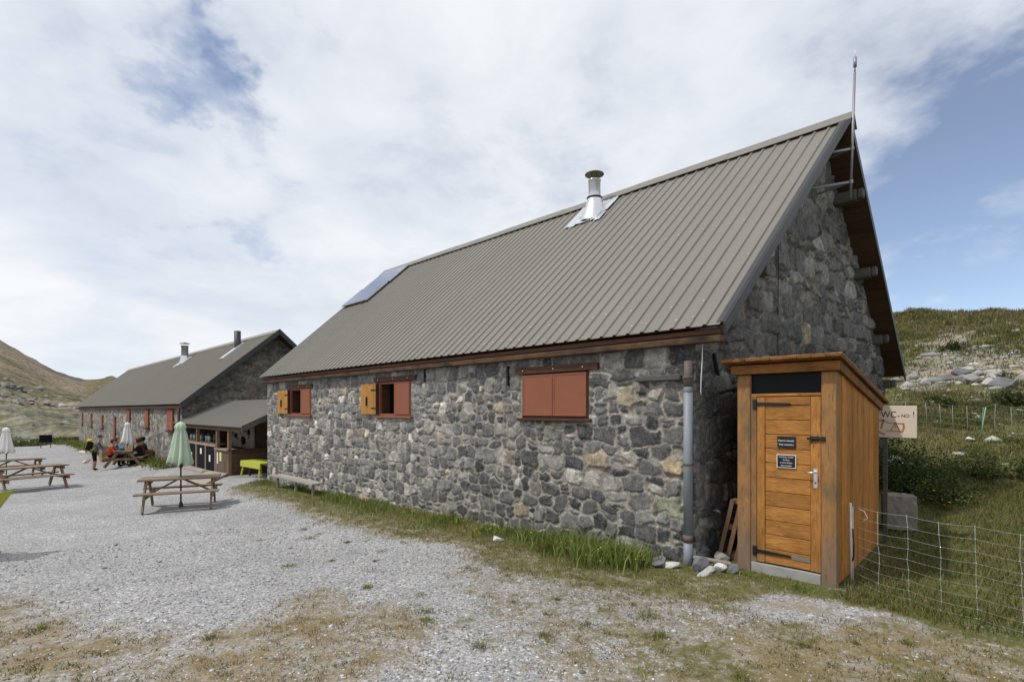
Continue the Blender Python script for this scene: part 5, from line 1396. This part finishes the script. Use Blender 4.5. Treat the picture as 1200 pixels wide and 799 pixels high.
def pebbles():
    bm = bmesh.new(); bmesh.ops.create_icosphere(bm, subdivisions=1, radius=1); bv = np.array([v.co[:] for v in bm.verts]); bf = np.array([[v.index for v in f.verts] for f in bm.faces]); bm.free()
    rg = np.random.default_rng(33)
    n0 = 60000; r_ = 1.8 + 9.5 * rg.random(n0) ** 1.4; a = np.radians(rg.uniform(133.98 - 46, 133.98 + 46, n0))
    x = r_ * np.cos(a); y = r_ * np.sin(a)
    g, d, e = masks(x, y)
    k = (y < 5.9) & (y > -1) & (rg.random(n0) < np.clip(1.05 - g * 1.3 - d * .45, 0.05, 1) * (1 - .8 * in_poly(x, y, BARE))) & ~((x > -2.4) & (y > 6.2)); x, y = x[k], y[k]
    n = min(26000, len(x)); x, y = x[:n], y[:n]
    s = rg.lognormal(math.log(.0062), .42, n); s = np.clip(s, .003, .024) * np.clip(.8 + np.hypot(x, y) * .05, 1, 1.35)
    protos = [bv * (1 + rg.uniform(-.3, .3, (len(bv), 1))) for _ in range(8)]
    pr = np.array(protos)[rg.integers(0, 8, n)]
    ang = rg.uniform(0, 2 * PI, n); ca, sa = np.cos(ang), np.sin(ang)
    sc = np.stack([rg.uniform(.7, 1.4, n), rg.uniform(.7, 1.2, n), rg.uniform(.4, .75, n)], 1)
    pr = pr * sc[:, None, :] * s[:, None, None]
    V = np.stack([pr[..., 0] * ca[:, None] - pr[..., 1] * sa[:, None], pr[..., 0] * sa[:, None] + pr[..., 1] * ca[:, None], pr[..., 2]], -1)
    V += np.stack([x, y, ground_z(x, y) + s * .18], 1)[:, None, :]
    L = (np.arange(n)[:, None, None] * len(bv) + bf[None]).reshape(-1)
    base = np.array([(.30, .30, .31), (.42, .42, .42), (.22, .22, .235), (.52, .51, .49), (.36, .33, .29), (.17, .17, .18)])[rg.integers(0, 6, n)] * rg.uniform(.8, 1.2, (n, 1))
    me = np_mesh('gravel', V.reshape(-1, 3), L, np.full(n * len(bf), 3), M['pebble'], False, {'bcol': np.repeat(base, len(bv), 0)})
    tag(link('gravel', me), 'loose grey gravel stones over the plaza', 'gravel', kind='stuff')
    # rubble scattered in the hillside outcrop
    n = 620; x = rg.normal(-1.0, 2.4, n); y = rg.normal(34.5, 3.6, n); s = rg.lognormal(math.log(.085), .55, n); s = np.clip(s, .04, .4)
    x2 = rg.uniform(-6, 4, 420); y2 = rg.uniform(15, 60, 420); s2 = np.clip(rg.lognormal(math.log(.075), .5, 420), .03, .3)
    x = np.concatenate([x, x2]); y = np.concatenate([y, y2]); s = np.concatenate([s, s2]); n = len(x)
    pr = np.array(protos)[rg.integers(0, 8, n)] * np.stack([rg.uniform(.8, 1.6, n), rg.uniform(.7, 1.2, n), rg.uniform(.35, .7, n)], 1)[:, None, :] * s[:, None, None]
    V = pr + np.stack([x, y, ground_z(x, y) + s * .12], 1)[:, None, :]
    L = (np.arange(n)[:, None, None] * len(bv) + bf[None]).reshape(-1)
    base = np.array([(.30, .295, .28), (.40, .39, .36), (.24, .24, .24), (.46, .45, .42), (.33, .27, .2)])[rg.integers(0, 5, n)] * rg.uniform(.8, 1.2, (n, 1))
    me = np_mesh('hill_rubble', V.reshape(-1, 3), L, np.full(n * len(bf), 3), M['pebble'], False, {'bcol': np.repeat(base, len(bv), 0)})
    tag(link('hill_rubble', me), 'loose pale rubble scattered over the hillside', 'rubble', kind='stuff')
pebbles()

def shrub(x, y, rx, ry, h, n, cols, label, seed, flower=0, leaf=.055):
    z = gz(x, y); r = thing('shrub', (x, y, z), label, 'shrub', 'shrubs behind the cabin')
    rg = np.random.default_rng(seed)
    # clumped foliage: sub-clusters on the dome, leaves inside each
    m = max(10, n // 90); th = rg.uniform(0, 2 * PI, m); u = rg.uniform(.05, 1, m); rad = rg.uniform(.5, 1.0, m)
    cc = np.stack([np.cos(th) * np.sqrt(1 - u * u) * rx * rad, np.sin(th) * np.sqrt(1 - u * u) * ry * rad, u * h * rad], 1)
    ci = rg.integers(0, m, n); cs = rg.uniform(.12, .24, m) * (rx + h)
    P = cc[ci] + rg.normal(0, .5, (n, 3)) * cs[ci][:, None]; P[:, 2] = np.maximum(P[:, 2], .02)
    d = rg.normal(0, 1, (n, 3)); d[:, 2] = np.abs(d[:, 2]) * .6; d /= np.linalg.norm(d, axis=1)[:, None]
    e = np.cross(d, rg.normal(0, 1, (n, 3))); e /= np.linalg.norm(e, axis=1)[:, None]
    L = rg.uniform(.6, 1.3, n)[:, None] * leaf
    V = np.stack([P, P + d * L * .5 + e * L * .28, P + d * L, P + d * L * .5 - e * L * .28], 1).reshape(-1, 3)
    C = np.array(cols)[rg.integers(0, len(cols), n)] * (rg.uniform(.6, 1.3, m)[ci] * rg.uniform(.8, 1.2, n))[:, None]
    me = np_mesh('foliage', V, np.arange(4 * n), np.full(n, 4), M['leaf'], False, {'bcol': np.repeat(C, 4, 0)}); link('foliage', me, r)
    mb = MB()
    for i in range(0, m, max(1, m // 14)): mb.tube([(0, 0, -.05), tuple(cc[i] * .5 + np.array([0, 0, .05])), tuple(cc[i])], [.014, .009, .004], 5)
    mb.build('stem', M['soffit'], r, 0, True)
    if flower:
        mb = MB()
        for i in range(flower):
            k = rg.integers(0, m); p = cc[k] * 1.12 + rg.normal(0, .05, 3); mb.lathe([(.001, .012), (.018, .008), (.024, 0), (.001, -.008)], tuple(p), 7)
        mb.build('flower', M['cloth_yellow'], r, 0, True)
GD1 = [(.042, .07, .018), (.06, .09, .024), (.033, .055, .015)]
GD2 = [(.095, .12, .032), (.13, .15, .044), (.07, .095, .026)]
shrub(-1.75, 12.6, .95, .8, .85, 4200, GD1, 'dark green dense shrub right behind the cabin', 1)
shrub(-1.0, 12.3, .6, .6, .55, 2400, GD1 + GD2[:1], 'dark shrub to the right of the concrete block', 2)
shrub(-.75, 11.5, .5, .4, .42, 1800, GD2, 'low shrub dotted with yellow flowers behind the concrete block', 3, 20, .045)
shrub(.1, 14.6, .55, .5, .32, 1300, GD2, 'low light green shrub at the right edge of the meadow', 4)
shrub(-2.3, 14.6, .9, .7, 1.0, 3200, GD1 + GD2, 'tall mixed shrub under the signboard by the gable corner', 5)
shrub(-.6, 14.6, .7, .6, .45, 1800, GD2, 'low round shrub on the slope above the dark shrubs', 6)
shrub(-2.55, 40.5, .8, .7, .6, 1100, GD1, 'dark round bush on the upper hillside beside the roof', 7, 0, .12)
shrub(-2.1, 28.0, .7, .6, .45, 1100, GD1 + GD2, 'broad green bush below the hillside outcrop', 8, 0, .10)
shrub(-.1, 28.6, .7, .6, .4, 1100, GD1 + GD2, 'wide bush below the tan boulder of the outcrop', 9, 0, .10)

# ------------------------------------------------------------------ people
def limb_mesh(J, E, seed=0):
    me = bpy.data.meshes.new('body'); ks = list(J); ix = {k: i for i, k in enumerate(ks)}
    me.from_pydata([J[k][0] for k in ks], [(ix[a], ix[b]) for a, b, _ in E], [])
    o = bpy.data.objects.new('tmp', me); COL.objects.link(o)
    o.modifiers.new('s', 'SKIN'); sv = me.skin_vertices[0].data
    for k in ks:
        r = J[k][1]; sv[ix[k]].radius = (r, r) if isinstance(r, float) else r
        sv[ix[k]].use_root = (k == 'pelvis')
    md = o.modifiers.new('ss', 'SUBSURF'); md.levels = md.render_levels = 1
    dg = bpy.context.evaluated_depsgraph_get(); dg.update()
    out = bpy.data.meshes.new_from_object(o.evaluated_get(dg)); bpy.data.objects.remove(o); bpy.data.meshes.remove(me)
    return out
def person(loc, rz, pose, clothes, label, hair, sc=1.0, helmet=False, cap=False):
    """pose 'stand' or 'sit'; facing local +x. clothes: dict part -> material"""
    sit = pose == 'sit'
    V = lambda x, y, z: (x * sc, y * sc, z * sc)
    J = {}; E = []
    def j(k, p, r): J[k] = (V(*p), float(r * sc))
    def e(a, b, part): E.append((a, b, part))
    hz = .50 if sit else .93
    lean = .12 if sit else .16
    j('pelvis', (0, 0, hz), .135); j('waist', (lean * .3, 0, hz + .20), .12); j('chest', (lean * .8, 0, hz + .40), .145); j('collar', (lean * 1.1, 0, hz + .52), .085)
    j('neck', (lean * 1.35, 0, hz + .59), .055); j('head0', (lean * 1.5 + .015, 0, hz + .67), .082); j('head1', (lean * 1.55 + .01, 0, hz + .76), .092); j('head2', (lean * 1.5, 0, hz + .83), .06)
    j('nose', (lean * 1.5 + .105, 0, hz + .715), .014)
    e('pelvis', 'waist', 'top'); e('waist', 'chest', 'top'); e('chest', 'collar', 'top'); e('collar', 'neck', 'skin'); e('neck', 'head0', 'skin'); e('head0', 'head1', 'skin'); e('head1', 'head2', 'skin'); e('head0', 'nose', 'skin')
    for s, n in ((1, 'l'), (-1, 'r')):
        j('sh' + n, (lean * .95, s * .18, hz + .47), .062)
        if sit: el = (lean + .16, s * .24, hz + .26); wr = (lean + .38, s * .13, hz + .27)
        else: el = (lean + .12, s * .25, hz + .22); wr = (lean + .33, s * .18, hz + .12)
        j('el' + n, el, .045); j('wr' + n, wr, .03); e('chest', 'sh' + n, 'top'); e('sh' + n, 'el' + n, 'top'); e('el' + n, 'wr' + n, 'top')
        d = (Vector(wr) - Vector(el)).normalized(); side = d.cross(Vector((0, 0, 1))).normalized()
        hb = Vector(wr) + d * .07; j('hd' + n, hb, .032); e('wr' + n, 'hd' + n, 'skin')
        for q in range(4):
            L = (.07, .08, .075, .06)[q]; b = hb + d * .02 + side * (q - 1.5) * .018; t = b + d * L * .55 + Vector((0, 0, -.012)); t2 = t + d * L * .4 + Vector((0, 0, -.03))
            j(f'f{n}{q}', b, .0095); j(f'g{n}{q}', t, .0085); j(f'h{n}{q}', t2, .007); e('hd' + n, f'f{n}{q}', 'skin'); e(f'f{n}{q}', f'g{n}{q}', 'skin'); e(f'g{n}{q}', f'h{n}{q}', 'skin')
        b = Vector(wr) + d * .035 - side * s * .035; j('th' + n, b, .011); j('ti' + n, b + d * .05 - side * s * .02, .009); e('wr' + n, 'th' + n, 'skin'); e('th' + n, 'ti' + n, 'skin')
        if sit: hip = (.03, s * .09, hz - .01); kn = (.43, s * .12, hz + .0); an = (.40, s * .12, .09); toe = (.54, s * .13, .045)
        else: hip = (0, s * .09, hz - .06); kn = (.03, s * .11, .50); an = (-.02, s * .11, .09); toe = (.13, s * .13, .045)
        j('hp' + n, hip, .088); j('kn' + n, kn, .062); j('an' + n, an, .042); j('to' + n, toe, .042)
        e('pelvis', 'hp' + n, 'legs'); e('hp' + n, 'kn' + n, 'legs'); e('kn' + n, 'an' + n, 'shin'); e('an' + n, 'to' + n, 'shoe')
    me = limb_mesh(J, E)
    names = []; 
    for _, _, p in E:
        if p not in names: names.append(p)
    for p in names: me.materials.append(clothes.get(p, M['skin']))
    segs = [(Vector(J[a][0]), Vector(J[b][0]), names.index(p)) for a, b, p in E]
    for f in me.polygons:
        c = f.center; best = (9, 0)
        for a, b, p in segs:
            ab = b - a; t = max(0, min(1, (c - a).dot(ab) / (ab.length_squared + 1e-9))); dd = (a + ab * t - c).length
            if dd < best[0]: best = (dd, p)
        f.material_index = best[1]; f.use_smooth = True
    # eyes and mouth as small darker patches on the face
    bm = bmesh.new(); bm.from_mesh(me)
    me.materials.append(M['hair_brown']); mi = len(me.materials) - 1
    hx = lean * 1.5
    for (yy, zz, r_) in ((.032, .755, .011), (-.032, .755, .011), (0, .675, .012)):
        g = bmesh.ops.create_icosphere(bm, subdivisions=1, radius=r_ * sc, matrix=Matrix.Translation(V(hx + .083, yy, hz + zz)) @ Matrix.Diagonal((.5, 1.3 if yy == 0 else 1, .5 if yy == 0 else .8, 1)))
        for v in g['verts']:
            for f in v.link_faces: f.material_index = mi
    for s in (1, -1):
        bmesh.ops.create_icosphere(bm, subdivisions=1, radius=.026 * sc, matrix=Matrix.Translation(V(hx + .0, s * .09, hz + .74)) @ Matrix.Diagonal((.7, .35, 1.1, 1)))
    bm.to_mesh(me); bm.free()
    o = link('person', me); o.location = loc; o.rotation_euler = (0, 0, rz); tag(o, label, 'person', 'hikers round the picnic table')
    # hair or headgear
    bm = bmesh.new(); bmesh.ops.create_icosphere(bm, subdivisions=3, radius=.112 * sc, matrix=Matrix.Translation(V(hx - .012, 0, hz + .775)) @ Matrix.Diagonal((1.08, .96, 1.05, 1)))
    if helmet: dele = [v for v in bm.verts if v.co.z < (hz + .775) * sc]
    else: dele = [v for v in bm.verts if v.co.x > (hx + .035) * sc and v.co.z < (hz + .815) * sc or v.co.z < (hz + .66) * sc]
    bmesh.ops.delete(bm, geom=dele, context='VERTS')
    if helmet or cap:
        bmesh.ops.create_cube(bm, size=1, matrix=Matrix.Translation(V(hx + .12, 0, hz + .785)) @ Matrix.Diagonal((.09 * sc, .15 * sc, .015 * sc, 1)))
    hm = bpy.data.meshes.new('hair'); bm.to_mesh(hm); bm.free(); hm.materials.append(hair)
    for p in hm.polygons: p.use_smooth = True
    link('helmet' if helmet else 'cap' if cap else 'hair', hm, o)
    return o
def people():
    tx, ty, tz = -30.4, 5.0, gz(-30.4, 5.0)
    L = Vector((math.cos(R(159)), math.sin(R(159)), 0)); A = Vector((-L.y, L.x, 0))   # A points to the seats on the -y side
    if A.y > 0: A = -A
    at = lambda l, a: Vector((tx, ty, 0)) + L * l + A * a
    def place(l, a, dz=0.0):
        p = at(l, a); return (p.x, p.y, tz + dz)
    facing = lambda d: math.atan2(d.y, d.x)
    K = dict
    blk = K(top=M['cloth_black'], legs=M['cloth_black'], shin=M['cloth_black'], shoe=M['cloth_black'])
    person(place(-.5, .60), facing(-A), 'sit', K(top=M['cloth_orange'], legs=M['cloth_black'], shin=M['cloth_black'], shoe=M['cloth_black']), 'seated person in a bright orange jacket at the hikers table', M['cloth_maroon'], .94, cap=True)
    person(place(-.42, -.62), facing(A), 'sit', blk, 'seated person all in black at the near right of the hikers table', M['hair_brown'], .94)
    person(place(.15, -.62), facing(A), 'sit', K(top=M['cloth_brown'], legs=M['cloth_dark'], shin=M['cloth_dark'], shoe=M['cloth_black']), 'seated person in a brown top behind the one in black', M['hair_brown'], .95)
    person(place(.22, .62), facing(-A), 'sit', K(top=M['cloth_blue'], legs=M['cloth_dark'], shin=M['cloth_dark'], shoe=M['cloth_black']), 'seated person in a blue top behind the orange jacket', M['hair_brown'], .96)
    person(place(.75, -.62), facing(A), 'sit', K(top=M['cloth_dark'], legs=M['cloth_black'], shin=M['cloth_black'], shoe=M['cloth_black']), 'seated person in a dark top at the far end of the table', M['cloth_black'], .96, cap=True)
    sp = at(-.62, 1.12); sp_z = gz(sp.x, sp.y)
    o = person((sp.x, sp.y, sp_z), facing(-A), 'stand', K(top=M['cloth_grey'], legs=M['cloth_black'], shin=M['skin'], shoe=M['cloth_black']), 'standing hiker in grey top, black shorts and dark helmet', M['helmet'], .90, helmet=True)
    # backpack
    d = -A; bk = Vector((sp.x, sp.y, sp_z)) - d * .17 + Vector((0, 0, 1.16))
    bm = bmesh.new(); bmesh.ops.create_cube(bm, size=1); bmesh.ops.subdivide_edges(bm, edges=bm.edges[:], cuts=3, use_grid_fill=True)
    for v in bm.verts:
        p = v.co; k = 1 - .35 * max(0, Vector((p.x, p.y, p.z)).length - .5); v.co = Vector((p.x * .2 * k, p.y * .3 * k, p.z * .44 * k))
    me = bpy.data.meshes.new('backpack'); bm.to_mesh(me); bm.free(); me.materials.append(M['cloth_black'])
    for p in me.polygons: p.use_smooth = True
    b = link('backpack', me); b.location = bk; b.rotation_euler = (0, .22, facing(d)); tag(b, 'black and yellow backpack on the standing hiker', 'backpack')
    mb = MB(); mb.lathe([(.001, .10), (.09, .08), (.12, 0), (.09, -.06), (.001, -.07)], (-.03, 0, .2), 12); mb.bx(-.115, -.10, -.10, .10, -.12, .08)
    mb.build('top_pocket', M['cloth_yellow'], b, .01, True)
    mb = MB()
    for s in (-1, 1): mb.tube([(.08, s * .1, .2), (.2, s * .12, .19), (.27, s * .12, .05), (.2, s * .12, -.12), (.09, s * .11, -.18)], .016, 6)
    mb.build('strap', M['cloth_yellow'], b, 0, True)
    # things on the table
    c = at(-.55, .12); mb = MB(); 
    o = link('folded_jacket', rock_mesh('folded_jacket', .26, .17, .11, 5, M['cloth_teal'], 3, .5)); o.location = (c.x, c.y, tz + .83); tag(o, 'crumpled teal jacket lying on the hikers table', 'jacket')
    c = at(-.35, -.2); mb = MB(); mb.prism([(-.12, -.1, 0), (.12, -.1, 0), (.12, 0, .26), (-.12, 0, .26)], (0, .012, 0)); mb.prism([(-.12, .1, 0), (.12, .1, 0), (.12, .012, .26), (-.12, .012, .26)], (0, .012, 0))
    o = mb.build('menu_stand', M['bar_post'], None); o.location = (c.x, c.y, tz + .752); o.rotation_euler = (0, 0, R(50)); tag(o, 'wooden tent shaped menu stand on the hikers table', 'menu stand')
people()

# ------------------------------------------------------------------ light and sky
SUN_EL, SUN_AZ = 57.0, 241.0        # azimuth of the sun, counter-clockwise from +x
sl = bpy.data.lights.new('sun', 'SUN'); sl.energy = 2.8; sl.angle = R(2.5); sl.color = (1, .955, .89)
so = bpy.data.objects.new('sun', sl); COL.objects.link(so)
dv = Vector((math.cos(R(SUN_EL)) * math.cos(R(SUN_AZ)), math.cos(R(SUN_EL)) * math.sin(R(SUN_AZ)), math.sin(R(SUN_EL))))
so.rotation_euler = dv.to_track_quat('Z', 'Y').to_euler(); so.location = (-10, -10, 30)

w = bpy.data.worlds.new('World'); scene.world = w; w.use_nodes = True
class WT(NT):
    def __init__(self, w): self.t = w.node_tree
k = WT(w); nd = w.node_tree.nodes; bg = nd['Background']
sky = k.n('ShaderNodeTexSky', sky_type='NISHITA', sun_disc=False, sun_elevation=R(SUN_EL), sun_rotation=R(90 - SUN_AZ), altitude=2000, air_density=1.0, dust_density=.6, ozone_density=1.2)
tc = k.n('ShaderNodeTexCoord').outputs['Generated']
sp = k.n('ShaderNodeSeparateXYZ', {0: tc})
zz = k.math('ADD', k.math('MAXIMUM', sp.outputs[2], 0.0), .22)
cv = k.n('ShaderNodeCombineXYZ', {0: k.math('DIVIDE', sp.outputs[0], zz), 1: k.math('DIVIDE', sp.outputs[1], zz), 2: 0.0}).outputs[0]
cv = k.n('ShaderNodeMapping', {'Vector': cv, 'Location': (2.3, .9, 0), 'Rotation': (0, 0, .5), 'Scale': (1, 1, 1)}).outputs[0]
n1 = k.noise(cv, 1.15, 7, .55, .35); n2 = k.noise(cv, 3.4, 6, .6, .3); n3 = k.noise(cv, .7, 3, .5)
n5 = k.noise(cv, 9.0, 5, .6, .5)
dens = k.math('ADD', k.math('ADD', k.math('MULTIPLY', n1, .70), k.math('MULTIPLY', n2, .23)), k.math('MULTIPLY', n5, .07))
wn = k.n('ShaderNodeTexNoise', {'Vector': cv, 'Scale': 1.9, 'Detail': 6, 'Roughness': .6}).outputs[1]
warp = k.n('ShaderNodeVectorMath', {0: k.n('ShaderNodeVectorMath', {0: wn, 1: (.5, .5, .5)}, operation='SUBTRACT').outputs[0], 1: (.9, .9, .9)}, operation='MULTIPLY').outputs[0]
def gap(v, size, amt):
    v = Vector(v).normalized()
    d = k.n('ShaderNodeVectorMath', {0: k.n('ShaderNodeVectorMath', {0: k.n('ShaderNodeVectorMath', {0: tc, 1: warp}, operation='ADD').outputs[0]}, operation='NORMALIZE').outputs[0], 1: tuple(v)}, operation='DOT_PRODUCT').outputs['Value']
    return k.math('MULTIPLY', k.ramp(d, [(0, 0), (math.cos(R(size)), 0), (1, 1)]), amt)
def sky_dir(px, py):
    a, b = (px - 600) / 605, (480 - py) / 605
    return (FWD[0] + RGT[0] * a, FWD[1] + RGT[1] * a, b)
SKYGAPS = [((240, -10), 6, .12), ((275, 30), 5.5, .13), ((318, 70), 5.5, .13), ((345, 110), 5.5, .12), ((318, 160), 5.5, .10), ((288, 200), 5.5, .10), ((275, 245), 5, .07), ((160, 90), 7, .05), ((90, 60), 9, .06), ((690, 30), 8, .07), ((1170, 300), 24, .23), ((1290, 350), 22, .21)]
for (p, s, a) in SKYGAPS: dens = k.math('SUBTRACT', dens, gap(sky_dir(*p), s, a))
cover = k.ramp(dens, [(.18, .1), (.30, .5), (.42, .88), (.54, 1.0)])
shade = k.ramp(k.math('ADD', k.math('MULTIPLY', n3, .72), k.math('MULTIPLY', n2, .28)), [(.30, (6.5, 7.05, 8.0)), (.46, (8.0, 8.4, 9.05)), (.6, (9.4, 9.6, 9.85))])
skyc = k.n('ShaderNodeHueSaturation', {'Color': sky.outputs[0], 'Saturation': .92, 'Value': 1.5}).outputs[0]
col = k.mix(cover, skyc, shade)
k.t.links.new(col, bg.inputs[0]); bg.inputs[1].default_value = .1
vs = scene.view_settings; vs.view_transform = 'Standard'; vs.look = 'None'; vs.exposure = 0; vs.gamma = 1; vs.use_curve_mapping = False
scene.render.film_transparent = False
scene.cycles.max_bounces = 6; scene.cycles.transparent_max_bounces = 6
